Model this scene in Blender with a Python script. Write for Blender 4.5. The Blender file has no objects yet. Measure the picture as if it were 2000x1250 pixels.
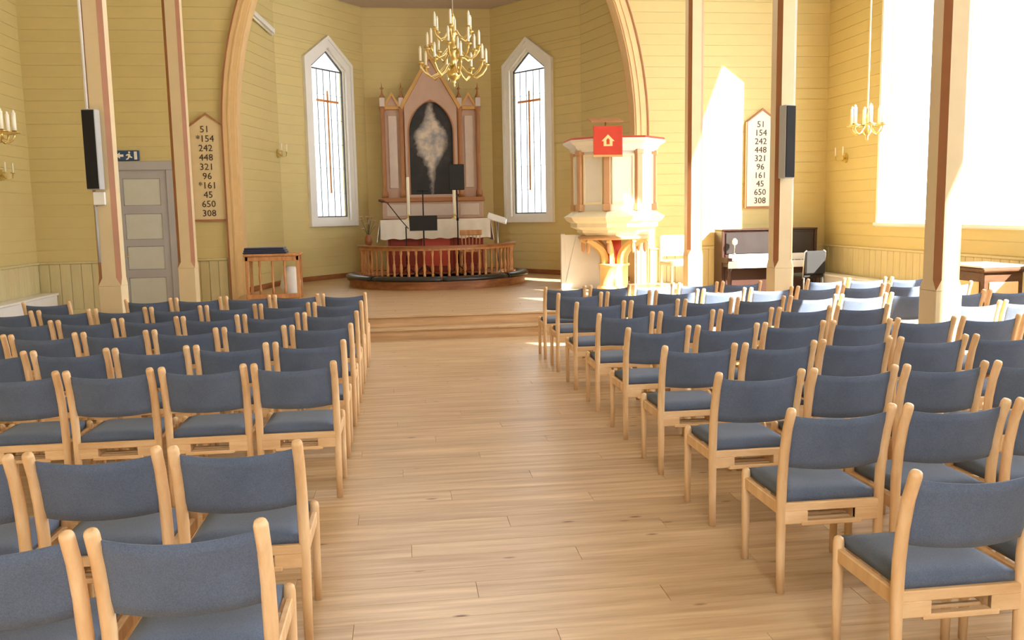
import bpy, bmesh, math, random
from mathutils import Vector, Matrix
random.seed(7)
PI = math.pi
sc = bpy.context.scene
COL = sc.collection

# ------------------------------------------------------------------ camera
F = 1700.0; HCAM = 1.7
VPX, VPY, ROLL = 782.0, 419.0, math.radians(1.05)
d_ = Vector(((VPX-1000)/F, -(VPY-625)/F, 1.0)).normalized()      # nave axis in camera coordinates
t_ = math.tan(ROLL)
z_ = Vector((-t_, 1.0, (t_*d_.x-d_.y)/d_.z)).normalized()
x_ = d_.cross(z_)
if x_.x < 0: x_ = -x_
right = Vector((x_.x, d_.x, z_.x)); up = Vector((x_.y, d_.y, z_.y)); fwd = Vector((x_.z, d_.z, z_.z))
cam_d = bpy.data.cameras.new('camera'); cam = bpy.data.objects.new('camera', cam_d); COL.objects.link(cam)
cam_d.sensor_width = 36.0; cam_d.lens = F/2000*36.0; cam_d.clip_start = 0.05; cam_d.clip_end = 200
m = Matrix((( right.x, up.x, -fwd.x, 0), (right.y, up.y, -fwd.y, 0), (right.z, up.z, -fwd.z, HCAM), (0, 0, 0, 1)))
cam.matrix_world = m
sc.camera = cam

# ------------------------------------------------------------------ world, sun, exposure
SKY = 10.0; SUN = 40.0; EXPO = 0.30
SUN_AZ, SUN_EL = math.radians(50), math.radians(32)
w = bpy.data.worlds.new('world'); sc.world = w; w.use_nodes = True
bg = w.node_tree.nodes['Background']; bg.inputs[0].default_value = (0.92, 0.955, 1.0, 1); bg.inputs[1].default_value = SKY
sd = bpy.data.lights.new('sun', 'SUN'); sd.energy = SUN; sd.angle = 0.01; sd.color = (1.0, 0.93, 0.80)
sun = bpy.data.objects.new('sun', sd); COL.objects.link(sun)
sdir = Vector((-math.cos(SUN_AZ)*math.cos(SUN_EL), math.sin(SUN_AZ)*math.cos(SUN_EL), -math.sin(SUN_EL)))
sun.rotation_euler = sdir.to_track_quat('-Z', 'Y').to_euler(); sun.location = (20, -8, 14)
vs = sc.view_settings
vs.view_transform = 'Standard'; vs.look = 'None'; vs.gamma = 1.0; vs.use_curve_mapping = False; vs.exposure = EXPO

# side-wall windows (all five bays) and the daylight portals that guide sampling through them
XL, XR, YE, YB, ZC = -6.42, 8.32, 16.4, -2.6, 8.0
SIDE_WIN = [(12.75, 14.4), (10.4, 12.3), (7.7, 9.6), (5.3, 7.2), (1.9, 3.9)]
BACK_FILL_WIN = [(-0.9, 1.5)]  # unseen window behind the camera, added to brighten the chair backs
WSILL, WSPR, WAPX = 1.40, 5.7, 6.9
def portal(loc, normal, sx, sy):
    l = bpy.data.lights.new('daylight_portal', 'AREA'); l.shape = 'RECTANGLE'; l.size = sx; l.size_y = sy
    l.cycles.is_portal = True
    o = bpy.data.objects.new('daylight_portal', l); COL.objects.link(o); o.location = loc
    o.rotation_euler = Vector(normal).to_track_quat('-Z', 'Z').to_euler()
for a, b in SIDE_WIN:
    zc = (WSILL+WAPX)/2
    portal((XR+0.32, (a+b)/2, zc), (-1, 0, 0), b-a, WAPX-WSILL)

for a, b in BACK_FILL_WIN: portal(((a+b)/2, YB-0.32, (WSILL+WAPX)/2), (0, 1, 0), b-a, WAPX-WSILL)

# ------------------------------------------------------------------ colours and materials
def lin(c): return c/12.92 if c <= 0.04045 else ((c+0.055)/1.055)**2.4
def C(r, g, b): return (lin(r/255), lin(g/255), lin(b/255), 1.0)
M = {}
def nodes(name):
    mt = bpy.data.materials.new(name); mt.use_nodes = True
    nt = mt.node_tree; bs = nt.nodes['Principled BSDF']; M[name] = mt
    return mt, nt, bs
def mix_rgb(nt, fac, a, b, blend='MIX'):
    n = nt.nodes.new('ShaderNodeMix'); n.data_type = 'RGBA'; n.blend_type = blend
    for sock, v in ((n.inputs[0], fac), (n.inputs[6], a), (n.inputs[7], b)):
        if hasattr(v, 'is_linked') or isinstance(v, bpy.types.NodeSocket): nt.links.new(v, sock)
        else: sock.default_value = v
    return n.outputs[2]
def coords(nt, scale, rand=True):
    tc = nt.nodes.new('ShaderNodeTexCoord'); mp = nt.nodes.new('ShaderNodeMapping')
    mp.inputs['Scale'].default_value = scale
    v = tc.outputs['Object']
    if rand:
        oi = nt.nodes.new('ShaderNodeObjectInfo'); mul = nt.nodes.new('ShaderNodeMath'); mul.operation = 'MULTIPLY'
        mul.inputs[1].default_value = 53.0; nt.links.new(oi.outputs['Random'], mul.inputs[0])
        ad = nt.nodes.new('ShaderNodeVectorMath'); ad.operation = 'ADD'
        nt.links.new(v, ad.inputs[0]); nt.links.new(mul.outputs[0], ad.inputs[1]); v = ad.outputs[0]
    nt.links.new(v, mp.inputs[0])
    return mp.outputs[0]
def noise(nt, vec, scale, detail=4, rough=0.55):
    n = nt.nodes.new('ShaderNodeTexNoise'); n.inputs['Scale'].default_value = scale
    n.inputs['Detail'].default_value = detail; n.inputs['Roughness'].default_value = rough
    nt.links.new(vec, n.inputs['Vector']); return n.outputs['Fac']
def ramp(nt, fac, stops):
    r = nt.nodes.new('ShaderNodeValToRGB'); el = r.color_ramp.elements
    while len(el) < len(stops): el.new(0.5)
    for e, (p, c) in zip(el, stops): e.position = p; e.color = c
    nt.links.new(fac, r.inputs[0]); return r.outputs[0]
def bump(nt, bs, h, strength, dist=0.01):
    b = nt.nodes.new('ShaderNodeBump'); b.inputs['Strength'].default_value = strength; b.inputs['Distance'].default_value = dist
    nt.links.new(h, b.inputs['Height']); nt.links.new(b.outputs[0], bs.inputs['Normal'])
def paint(name, col, rough=0.55, var=0.06, scale=(3, 3, 3), spec=0.4, objvar=0.0):
    mt, nt, bs = nodes(name)
    v = coords(nt, scale); f = noise(nt, v, 1.5, 5)
    a = tuple(x*(1-var) for x in col[:3])+(1,); b = tuple(min(1, x*(1+var)) for x in col[:3])+(1,)
    c = ramp(nt, f, [(0.3, a), (0.7, b)])
    if objvar:
        oi = nt.nodes.new('ShaderNodeObjectInfo')
        k = ramp(nt, oi.outputs['Random'], [(0, (1-objvar,)*3+(1,)), (1, (1, 1, 1, 1))])
        c = mix_rgb(nt, 1.0, c, k, 'MULTIPLY')
    nt.links.new(c, bs.inputs['Base Color']); bs.inputs['Roughness'].default_value = rough
    bs.inputs['Specular IOR Level'].default_value = spec
    return mt
def wood(name, dark, light, scale, rough=0.4, objvar=0.15, knots=False, spec=0.4):
    mt, nt, bs = nodes(name)
    v = coords(nt, scale); f = noise(nt, v, 1.0, 6, 0.6)
    c = ramp(nt, f, [(0.30, dark), (0.52, tuple((p+q)/2 for p, q in zip(dark, light))), (0.70, light)])
    oi = nt.nodes.new('ShaderNodeObjectInfo')
    k = ramp(nt, oi.outputs['Random'], [(0, (1-objvar, 1-objvar*1.1, 1-objvar*1.25, 1)), (1, (1, 1, 1, 1))])
    c = mix_rgb(nt, 1.0, c, k, 'MULTIPLY')
    if knots:
        v2 = coords(nt, (2.2, 7.0, 7.0)); vo = nt.nodes.new('ShaderNodeTexVoronoi'); vo.inputs['Scale'].default_value = 1.0
        nt.links.new(v2, vo.inputs['Vector'])
        kf = ramp(nt, vo.outputs['Distance'], [(0.035, (1, 1, 1, 1)), (0.10, (0, 0, 0, 1))])
        c = mix_rgb(nt, kf, c, C(112, 76, 46))
    nt.links.new(c, bs.inputs['Base Color']); bs.inputs['Roughness'].default_value = rough
    bs.inputs['Specular IOR Level'].default_value = spec
    bump(nt, bs, f, 0.08, 0.004)
    return mt
def fabric(name, a, b, scale=260, sheen=0.3):
    mt, nt, bs = nodes(name)
    v = coords(nt, (1, 1, 1)); f = noise(nt, v, scale, 2); g = noise(nt, v, 7, 3)
    c = mix_rgb(nt, 0.35, ramp(nt, f, [(0.35, a), (0.65, b)]), ramp(nt, g, [(0.3, a), (0.7, b)]))
    nt.links.new(c, bs.inputs['Base Color']); bs.inputs['Roughness'].default_value = 0.9
    bs.inputs['Sheen Weight'].default_value = sheen; bs.inputs['Specular IOR Level'].default_value = 0.2
    bump(nt, bs, f, 0.25, 0.002)
    return mt
def metal(name, col, rough=0.25, met=1.0):
    mt, nt, bs = nodes(name)
    v = coords(nt, (9, 9, 9)); f = noise(nt, v, 2, 3)
    c = ramp(nt, f, [(0.3, tuple(x*0.85 for x in col[:3])+(1,)), (0.7, col)])
    nt.links.new(c, bs.inputs['Base Color']); bs.inputs['Metallic'].default_value = met; bs.inputs['Roughness'].default_value = rough
    return mt
def glass(name, tint=(1, 1, 1, 1), gloss=0.06):
    mt = bpy.data.materials.new(name); mt.use_nodes = True; M[name] = mt
    nt = mt.node_tree; nt.nodes.remove(nt.nodes['Principled BSDF']); out = nt.nodes['Material Output']
    tr = nt.nodes.new('ShaderNodeBsdfTransparent')
    v = coords(nt, (5, 5, 5)); f = noise(nt, v, 2, 2)
    c = ramp(nt, f, [(0.3, tuple(x*0.94 for x in tint[:3])+(1,)), (0.7, tint)])
    nt.links.new(c, tr.inputs[0])
    gl = nt.nodes.new('ShaderNodeBsdfGlossy'); gl.inputs['Roughness'].default_value = 0.05
    mx = nt.nodes.new('ShaderNodeMixShader'); mx.inputs[0].default_value = gloss
    nt.links.new(tr.outputs[0], mx.inputs[1]); nt.links.new(gl.outputs[0], mx.inputs[2]); nt.links.new(mx.outputs[0], out.inputs[0])
    return mt

paint('wall_yellow', C(214, 196, 136), 0.5, 0.02, (2, 2, 5), 0.35, objvar=0.035)
paint('wall_back', C(204, 186, 130), 0.6, 0.04)
paint('wains_yellow', C(216, 202, 154), 0.5, 0.05, (9, 9, 1.5), 0.35, objvar=0.07)
paint('trim_tan', C(230, 196, 142), 0.5, 0.05)
paint('trim_brown', C(158, 104, 66), 0.5, 0.06)
paint('col_beige', C(216, 195, 154), 0.5, 0.03)
paint('ceil_grey', C(196, 180, 168), 0.7, 0.03)
paint('ceil_cream', C(176, 156, 122), 0.7, 0.03)
paint('white_paint', C(238, 236, 230), 0.45, 0.02)
paint('white_bench', C(240, 240, 238), 0.5, 0.02)
paint('door_grey', C(206, 206, 196), 0.5, 0.03)
paint('door_frame', C(178, 176, 178), 0.5, 0.03)
paint('black', C(24, 24, 26), 0.55, 0.1)
paint('speaker_cloth', C(30, 29, 30), 0.85, 0.1)
paint('speaker_side', C(178, 178, 176), 0.5, 0.03)
paint('dark_lead', C(88, 88, 90), 0.6, 0.05)
paint('amber', C(222, 150, 84), 0.5, 0.05)
paint('mauve', C(198, 168, 150), 0.6, 0.05)
paint('mauve_light', C(212, 196, 186), 0.6, 0.05)
paint('altar_brown', C(170, 116, 74), 0.5, 0.07)
paint('gilt', C(206, 160, 92), 0.45, 0.06)
paint('red_paint', C(196, 74, 52), 0.5, 0.05)
paint('crimson', C(140, 50, 32), 0.6, 0.08)
paint('cream', C(246, 236, 206), 0.5, 0.03)
paint('pulpit_tan', C(208, 164, 122), 0.5, 0.05)
paint('pulpit_yellow', C(238, 206, 142), 0.5, 0.04)
paint('ink', C(62, 46, 34), 0.6, 0.1)
paint('board_cream', C(228, 206, 160), 0.5, 0.04)
paint('board_white', C(246, 240, 224), 0.5, 0.03)
paint('sign_blue', C(50, 78, 120), 0.5, 0.05)
paint('piano_brown', C(62, 40, 34), 0.3, 0.12, (2, 2, 14))
paint('piano_dark', C(48, 42, 42), 0.3, 0.1)
paint('ivory', C(226, 222, 212), 0.35, 0.03)
paint('wax', C(252, 246, 226), 0.4, 0.02)
paint('petal', C(236, 206, 206), 0.7, 0.1)
paint('leaf', C(92, 96, 62), 0.6, 0.2)
paint('paper', C(244, 242, 236), 0.7, 0.02)
wood('beech', C(220, 176, 126), C(248, 214, 170), (16, 16, 3), 0.42, 0.14)
wood('beech_rail', C(220, 176, 126), C(248, 214, 170), (3, 14, 16), 0.42, 0.14)
wood('oak_floor', C(178, 144, 104), C(222, 194, 154), (1.3, 20, 20), 0.36, 0.13, True, 0.45)
wood('oak_step', C(184, 144, 100), C(222, 184, 138), (1.1, 16, 16), 0.4, 0.1)
wood('turned_wood', C(186, 124, 74), C(224, 168, 112), (16, 16, 3), 0.4, 0.12)
wood('podium_wood', C(128, 76, 44), C(176, 116, 70), (2, 8, 12), 0.4, 0.1)
wood('dark_wood', C(66, 42, 26), C(104, 68, 42), (3, 10, 10), 0.45, 0.1)
paint('joint', C(120, 84, 52), 0.8, 0.1)
fabric('blue_fabric', C(82, 93, 114), C(103, 115, 137), sheen=0.12)
fabric('navy_fabric', C(34, 38, 60), C(54, 58, 84))
fabric('black_vinyl', C(26, 26, 30), C(40, 40, 44), 200, 0.0)
M['black_vinyl'].node_tree.nodes['Principled BSDF'].inputs['Roughness'].default_value = 0.32
M['black_vinyl'].node_tree.nodes['Principled BSDF'].inputs['Specular IOR Level'].default_value = 0.6
fabric('linen', C(226, 222, 214), C(246, 242, 234), 300)
fabric('red_cloth', C(188, 60, 44), C(206, 76, 56), 200)
fabric('grey_fabric', C(120, 124, 132), C(150, 154, 160), 200)
metal('brass', C(238, 216, 146), 0.3)
metal('dark_metal', C(44, 44, 46), 0.4)
metal('steel', C(190, 188, 184), 0.35)
glass('clear_glass', (0.97, 0.98, 0.98, 1))
glass('leaded_glass', (0.55, 0.57, 0.57, 1), 0.08)

# painting: a plain stand-in, a pale soft upright form on a dark ground
mt, nt, bs = nodes('altar_picture')
v = coords(nt, (1, 1, 1), False)
sx = nt.nodes.new('ShaderNodeSeparateXYZ'); nt.links.new(v, sx.inputs[0])
def mth(op, a, b=None):
    n = nt.nodes.new('ShaderNodeMath'); n.operation = op
    for s, q in ((n.inputs[0], a), (n.inputs[1], b)):
        if q is None: continue
        if isinstance(q, (int, float)): s.default_value = q
        else: nt.links.new(q, s)
    return n.outputs[0]
n1 = noise(nt, v, 4.5, 5, 0.6)
zc_ = mth('SUBTRACT', sx.outputs[2], 1.22)
wr = nt.nodes.new('ShaderNodeFloatCurve'); cv = wr.mapping.curves[0]
for p_, q_ in ((0.12, 0.02), (0.30, 0.10), (0.48, 0.30), (0.62, 0.36), (0.74, 0.20), (0.80, 0.11), (0.86, 0.10)): cv.points.new(p_, q_)
cv.points[0].location = (0, 0); cv.points[-1].location = (1, 0); wr.mapping.update()
nt.links.new(mth('MULTIPLY', mth('ADD', sx.outputs[2], mth('MULTIPLY', mth('SUBTRACT', n1, 0.5), 0.18)), 0.463), wr.inputs[1])
wx = mth('ABSOLUTE', mth('ADD', sx.outputs[0], mth('MULTIPLY', mth('SUBTRACT', n1, 0.5), 0.24)))
rr = mth('ADD', mth('MULTIPLY', mth('SUBTRACT', wx, wr.outputs[0]), 4.0), 0.8)
ground = ramp(nt, noise(nt, v, 3.2, 6), [(0.32, C(26, 27, 30)), (0.55, C(52, 54, 60)), (0.75, C(92, 88, 88))])
lowdark = ramp(nt, mth('MULTIPLY', sx.outputs[2], 0.5), [(0.25, C(32, 33, 34)), (0.5, C(160, 160, 166))])
ground = mix_rgb(nt, 0.8, ground, lowdark, 'MULTIPLY')
pale = ramp(nt, noise(nt, v, 5.5, 4), [(0.35, C(150, 150, 160)), (0.65, C(226, 212, 192))])
msk = ramp(nt, rr, [(0.45, (1, 1, 1, 1)), (1.15, (0, 0, 0, 1))])
nt.links.new(mix_rgb(nt, msk, ground, pale), bs.inputs['Base Color']); bs.inputs['Roughness'].default_value = 0.5

# ------------------------------------------------------------------ mesh helpers
class MB:
    def __init__(s): s.v = []; s.f = []; s.mi = []; s.sm = []
    def add(s, vs_, fs, mi=0, smooth=False):
        o = len(s.v); s.v += [tuple(p) for p in vs_]
        for f in fs: s.f.append(tuple(i+o for i in f)); s.mi.append(mi); s.sm.append(smooth)
        return s
    def box(s, x0, x1, y0, y1, z0, z1, mi=0):
        return s.add([(x0,y0,z0),(x1,y0,z0),(x1,y1,z0),(x0,y1,z0),(x0,y0,z1),(x1,y0,z1),(x1,y1,z1),(x0,y1,z1)],
                     [(0,3,2,1),(4,5,6,7),(0,1,5,4),(1,2,6,5),(2,3,7,6),(3,0,4,7)], mi)
    def cbox(s, x0, x1, y0, y1, z0, z1, b=0.005, mi=0):
        """box with chamfered edges"""
        P = []
        xs, ys, zs = (x0, x1), (y0, y1), (z0, z1)
        idx = {}
        for i in (0, 1):
            for j in (0, 1):
                for k in (0, 1):
                    X, Y, Z = xs[i], ys[j], zs[k]; sx_, sy_, sz_ = (1-2*i), (1-2*j), (1-2*k)
                    for ax, p in (('x', (X, Y+sy_*b, Z+sz_*b)), ('y', (X+sx_*b, Y, Z+sz_*b)), ('z', (X+sx_*b, Y+sy_*b, Z))):
                        idx[(i, j, k, ax)] = len(P); P.append(p)
        Fc = []
        def g(i, j, k, a): return idx[(i, j, k, a)]
        for i in (0, 1):
            q = [g(i,0,0,'x'), g(i,1,0,'x'), g(i,1,1,'x'), g(i,0,1,'x')]; Fc.append(q if i else q[::-1])
            q = [g(0,i,0,'y'), g(0,i,1,'y'), g(1,i,1,'y'), g(1,i,0,'y')]; Fc.append(q if i else q[::-1])
            q = [g(0,0,i,'z'), g(1,0,i,'z'), g(1,1,i,'z'), g(0,1,i,'z')]; Fc.append(q if i else q[::-1])
        for i in (0, 1):
            for j in (0, 1):
                Fc.append([g(i,j,0,'x'), g(i,j,1,'x'), g(i,j,1,'y'), g(i,j,0,'y')])
                Fc.append([g(i,0,j,'x'), g(i,1,j,'x'), g(i,1,j,'z'), g(i,0,j,'z')])
                Fc.append([g(0,i,j,'y'), g(1,i,j,'y'), g(1,i,j,'z'), g(0,i,j,'z')])
                for k in (0, 1): Fc.append([g(i,j,k,'x'), g(i,j,k,'y'), g(i,j,k,'z')])
        return s.add(P, Fc, mi)
    def tube(s, path, r, n=10, caps=True, mi=0, dome=0):
        path = [Vector(p) for p in path]; rs = r if isinstance(r, (list, tuple)) else [r]*len(path)
        rings = []; V = []; up_ = None
        for i, p in enumerate(path):
            t = (path[min(i+1, len(path)-1)]-path[max(i-1, 0)])
            if t.length < 1e-9: t = Vector((0, 0, 1))
            t.normalize()
            if up_ is None: up_ = t.orthogonal().normalized()
            up_ = (up_-t*up_.dot(t)).normalized(); b = t.cross(up_)
            rings.append(len(V))
            for k in range(n):
                a = 2*PI*k/n; V.append(p+(up_*math.cos(a)+b*math.sin(a))*rs[i])
        Fc = []
        for i in range(len(path)-1):
            for k in range(n):
                a, b2 = rings[i]+k, rings[i]+(k+1) % n; c, d2 = rings[i+1]+(k+1) % n, rings[i+1]+k
                Fc.append((a, b2, c, d2))
        s.add(V, Fc, mi, True)
        if caps:
            s.add(V[:n], [tuple(range(n))[::-1]], mi); s.add(V[-n:], [tuple(range(n))], mi)
        return s
    def lathe(s, prof, n=16, cx=0, cy=0, mi=0, smooth=True, a0=0, a1=2*PI):
        full = abs(a1-a0-2*PI) < 1e-6; V = []; Fc = []; m_ = n if full else n+1
        for (r, z) in prof:
            for k in range(m_):
                a = a0+(a1-a0)*k/n; V.append((cx+r*math.cos(a), cy+r*math.sin(a), z))
        for i in range(len(prof)-1):
            for k in range(n):
                k2 = (k+1) % m_
                Fc.append((i*m_+k, i*m_+k2, (i+1)*m_+k2, (i+1)*m_+k))
        s.add(V, Fc, mi, smooth)
        if full:
            if prof[0][0] > 1e-4: s.add(V[:m_], [tuple(range(m_))[::-1]], mi)
            if prof[-1][0] > 1e-4: s.add(V[-m_:], [tuple(range(m_))], mi)
        return s
    def prism(s, poly, y0, y1, mi=0):
        """poly in (x,z), extruded along y"""
        n = len(poly); V = [(x, y0, z) for x, z in poly]+[(x, y1, z) for x, z in poly]
        Fc = [tuple(range(n)), tuple(range(2*n-1, n-1, -1))]
        for i in range(n): j = (i+1) % n; Fc.append((j, i, n+i, n+j))
        return s.add(V, Fc, mi)
    def zprism(s, poly, z0, z1, mi=0):
        n = len(poly); V = [(x, y, z0) for x, y in poly]+[(x, y, z1) for x, y in poly]
        Fc = [tuple(range(n))[::-1], tuple(range(n, 2*n))]
        for i in range(n): j = (i+1) % n; Fc.append((i, j, n+j, n+i))
        return s.add(V, Fc, mi)
    def strip(s, pa, pb, y0, y1, mi=0):
        """band between two (x,z) polylines, extruded along y"""
        n = len(pa)
        for i in range(n-1):
            q = [pa[i], pb[i], pb[i+1], pa[i+1]]
            V = [(x, y0, z) for x, z in q]+[(x, y1, z) for x, z in q]
            s.add(V, [(0,1,2,3), (7,6,5,4), (0,3,7,4), (1,5,6,2)], mi)
        for i in (0, n-1):
            q = [pa[i], pb[i]]
            s.add([(x, y, z) for y in (y0, y1) for x, z in q], [(0, 1, 3, 2)], mi)
        return s
    def mesh(s, name):
        me = bpy.data.meshes.new(name); me.from_pydata(s.v, [], s.f)
        me.polygons.foreach_set('material_index', s.mi); me.polygons.foreach_set('use_smooth', s.sm)
        b = bmesh.new(); b.from_mesh(me); bmesh.ops.remove_doubles(b, verts=b.verts, dist=1e-5)
        bmesh.ops.recalc_face_normals(b, faces=b.faces); b.to_mesh(me); b.free(); me.update()
        return me
def obj(name, mb, mats, parent=None, loc=(0, 0, 0), rotz=0.0):
    me = mb.mesh(name) if isinstance(mb, MB) else mb
    if not me.materials:
        for k in (mats if isinstance(mats, (list, tuple)) else [mats]): me.materials.append(M[k])
    o = bpy.data.objects.new(name, me); COL.objects.link(o); o.location = loc; o.rotation_euler = (0, 0, rotz)
    if parent: o.parent = parent
    return o
def tag(o, label=None, cat=None, group=None, kind=None):
    if label: o['label'] = label
    if cat: o['category'] = cat
    if group: o['group'] = group
    if kind: o['kind'] = kind
    return o
def thing(name, label, cat, loc=(0, 0, 0), rotz=0.0, group=None):
    o = bpy.data.objects.new(name, None); COL.objects.link(o); o.empty_display_size = 0.1
    o.location = loc; o.rotation_euler = (0, 0, rotz)
    return tag(o, label, cat, group)
def copy_tree(o, parent=None):
    c = o.copy(); COL.objects.link(c)
    if parent: c.parent = parent
    for ch in list(o.children): copy_tree(ch, c)
    return c
def text(name, body, size, mat, parent, loc, rot=(PI/2, 0, 0), align='CENTER', depth=0.003):
    cu = bpy.data.curves.new(name, 'FONT'); cu.body = body; cu.size = size; cu.extrude = depth; cu.align_x = align; cu.align_y = 'CENTER'; cu.resolution_u = 2
    t = bpy.data.objects.new(name, cu); COL.objects.link(t); bpy.context.view_layer.update()
    me = bpy.data.meshes.new_from_object(t.evaluated_get(bpy.context.evaluated_depsgraph_get()))
    bpy.data.objects.remove(t); me.name = name; me.materials.clear(); me.materials.append(M[mat])
    o = bpy.data.objects.new(name, me); COL.objects.link(o); o.location = loc; o.rotation_euler = rot; o.parent = parent
    return o

# ------------------------------------------------------------------ floor
XC = 0.76
flb = MB().box(XL-0.3, XR+0.3, YB, 21.5, -0.12, -0.012)
floor = tag(obj('floor', flb, 'joint'), kind='structure')
PW, PL = 0.17, 2.2
def plank_box(mb, x0, x1, y0, y1):
    g = 0.0007; b = 0.0012
    return mb.add([(x0+g,y0+g,-.012),(x1-g,y0+g,-.012),(x1-g,y1-g,-.012),(x0+g,y1-g,-.012),
                   (x0+g,y0+g,-b),(x1-g,y0+g,-b),(x1-g,y1-g,-b),(x0+g,y1-g,-b),
                   (x0+g+b,y0+g+b,0),(x1-g-b,y0+g+b,0),(x1-g-b,y1-g-b,0),(x0+g+b,y1-g-b,0)],
                  [(0,1,5,4),(1,2,6,5),(2,3,7,6),(3,0,4,7),(4,5,9,8),(5,6,10,9),(6,7,11,10),(7,4,8,11),(8,9,10,11)])
rest = MB(); std = None
y = YB; row = 0
while y < YE-0.01:
    y1 = min(y+PW, YE); x = XL+0.02-((row*0.83) % PL)
    while x < XR-0.02:
        a, b = max(x, XL+0.02), min(x+PL, XR-0.02)
        if b-a > 0.05:
            seen = 1.9 < y < 7.4 and b > -0.62*y-0.4 and a < 0.80*y+0.3
            if seen:
                if abs(b-a-PL) < 1e-6:
                    if std is None: std = plank_box(MB(), 0, PL, 0, PW).mesh('plank'); std.materials.append(M['oak_floor'])
                    o = obj('plank', std, 'oak_floor', floor, (a, y, 0))
                else:
                    o = obj('plank', plank_box(MB(), 0, b-a, 0, y1-y), 'oak_floor', floor, (a, y, 0))
            else: plank_box(rest, a, b, y, y1)
        x += PL
    y = y1; row += 1
tag(obj('plank', rest, 'oak_floor', floor), kind='stuff')

# ------------------------------------------------------------------ boarded walls
def plank_wall(name, P0, P1, z0, z1, rng, keys=(), h=0.2, seen=lambda a, b, z: True, board_mat='wall_yellow', from_z=None, thick=0.14):
    """wall from P0 to P1 (room on its local -y side); rng(z) -> list of (u0,u1); boards are children"""
    P0, P1 = Vector(P0), Vector(P1); d = P1-P0; ang = math.atan2(d.y, d.x)
    ks = sorted(set([z0, z1]+[k for k in keys if z0 < k < z1])); zs = []
    base = from_z if from_z is not None else z0
    zz = base
    while zz < z1-1e-6: zs.append(zz); zz += h
    cuts = sorted(set([round(q, 4) for q in zs+ks if z0 <= q <= z1]))
    cuts2 = [cuts[0]]
    for q in cuts[1:]:
        if q-cuts2[-1] < 0.03 and q not in [round(k, 4) for k in ks]: continue
        cuts2.append(q)
    back = MB(); quads = []
    for a, b in zip(cuts2[:-1], cuts2[1:]):
        A, B = rng(a+1e-4), rng(b-1e-4)
        for (u0, u1), (w0, w1) in zip(A, B):
            q = [(u0, a), (u1, a), (w1, b), (w0, b)]
            back.prism(q, 0.0, thick)
            if a >= base-1e-6: quads.append(q)
    wall = tag(obj(name, back, 'wall_back', None, (P0.x, P0.y, 0), ang), kind='structure')
    far = MB(); nfar = 0
    for q in quads:
        g = 0.0025
        (u0, a), (u1, _), (w1, b), (w0, _) = q
        if (u1-u0)+(w1-w0) < 0.04: continue
        um = min(u0, w0); zm = a
        r = [(u0-um, g), (u1-um, g), (w1-um, b-a-g), (w0-um, b-a-g)]
        if seen(min(u0, w0), max(u1, w1), a):
            obj('board', MB().prism(r, -0.010, 0.0), board_mat, wall, (um, 0, zm))
        else:
            far.prism([(p+um, q2+zm) for p, q2 in r], -0.018, 0.0); nfar += 1
    if nfar: tag(obj('board', far, board_mat, wall), kind='stuff')
    return wall
def wainscot(wall, u0, u1, z0, z1, wdt, mat='wains_yellow', rail=True):
    n = max(1, round((u1-u0)/wdt)); wd = (u1-u0)/n; me = None
    for i in range(n):
        if me is None: me = MB().cbox(0.003, wd-0.003, -0.03, 0.0, z0+0.12, z1, 0.006).mesh('board'); me.materials.append(M[mat])
        obj('board', me, mat, wall, (u0+i*wd, 0, 0))
    obj('skirting', MB().cbox(u0, u1, -0.045, 0, z0, z0+0.12, 0.008), mat, wall)
    if rail: obj('dado_rail', MB().cbox(u0, u1, -0.055, 0, z1, z1+0.045, 0.012), mat, wall)
WZ = 0.93
# the chancel arch
AC, AIN, AOUT, ZS, RA = 0.80, 3.68, 3.92, 3.15, 7.3
def half(h0, z):
    if z <= ZS: return h0
    dz = z-ZS; return max(0.02, h0-(RA-math.sqrt(max(0, RA*RA-dz*dz))))
uc = AC-XL
wall_end = plank_wall('wall_end', (XL, YE), (XR, YE), 0, ZC,
    lambda z: [(0, uc-half(AIN, z)), (uc+half(AIN, z), XR-XL)], keys=(ZS,), from_z=WZ+0.045, thick=0.36)
DL, DR = -4.98-XL, -4.12-XL
wainscot(wall_end, 0.02, DL-0.16, 0, WZ, 0.19)
wainscot(wall_end, DR+0.16, uc-AOUT-0.03, 0, WZ, 0.15)
wainscot(wall_end, uc+AOUT+0.03, XR-XL-0.02, 0, WZ, 0.17)
# arch mouldings
def arch_path(h0, zlo, zhi, n=26):
    return [(half(h0, zlo+(zhi-zlo)*i/n), zlo+(zhi-zlo)*i/n) for i in range(n+1)]
trim = bpy.data.objects.new('trim_1', None); COL.objects.link(trim); trim.location = (AC, YE, 0); tag(trim, kind='structure')
ZTOP = ZC-0.02
for s in (-1, 1):
    zlo = 0.3 if s > 0 else 0.0
    for nm, a, b, y0, mat in (('band', AIN, AOUT-0.03, -0.07, 'trim_tan'), ('edge_bead', AOUT-0.03, AOUT, -0.085, 'trim_brown'), ('inner_bead', AIN-0.03, AIN+0.03, -0.05, 'trim_tan'), ('middle_bead', AIN+0.09, AIN+0.12, -0.085, 'trim_tan')):
        pa = [(s*x, z) for x, z in arch_path(a, zlo, ZTOP)]; pb = [(s*x, z) for x, z in arch_path(b, zlo, ZTOP)]
        obj(nm, MB().strip(pa, pb, y0, 0.0 if nm != 'inner_bead' else 0.36), mat, trim)
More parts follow.
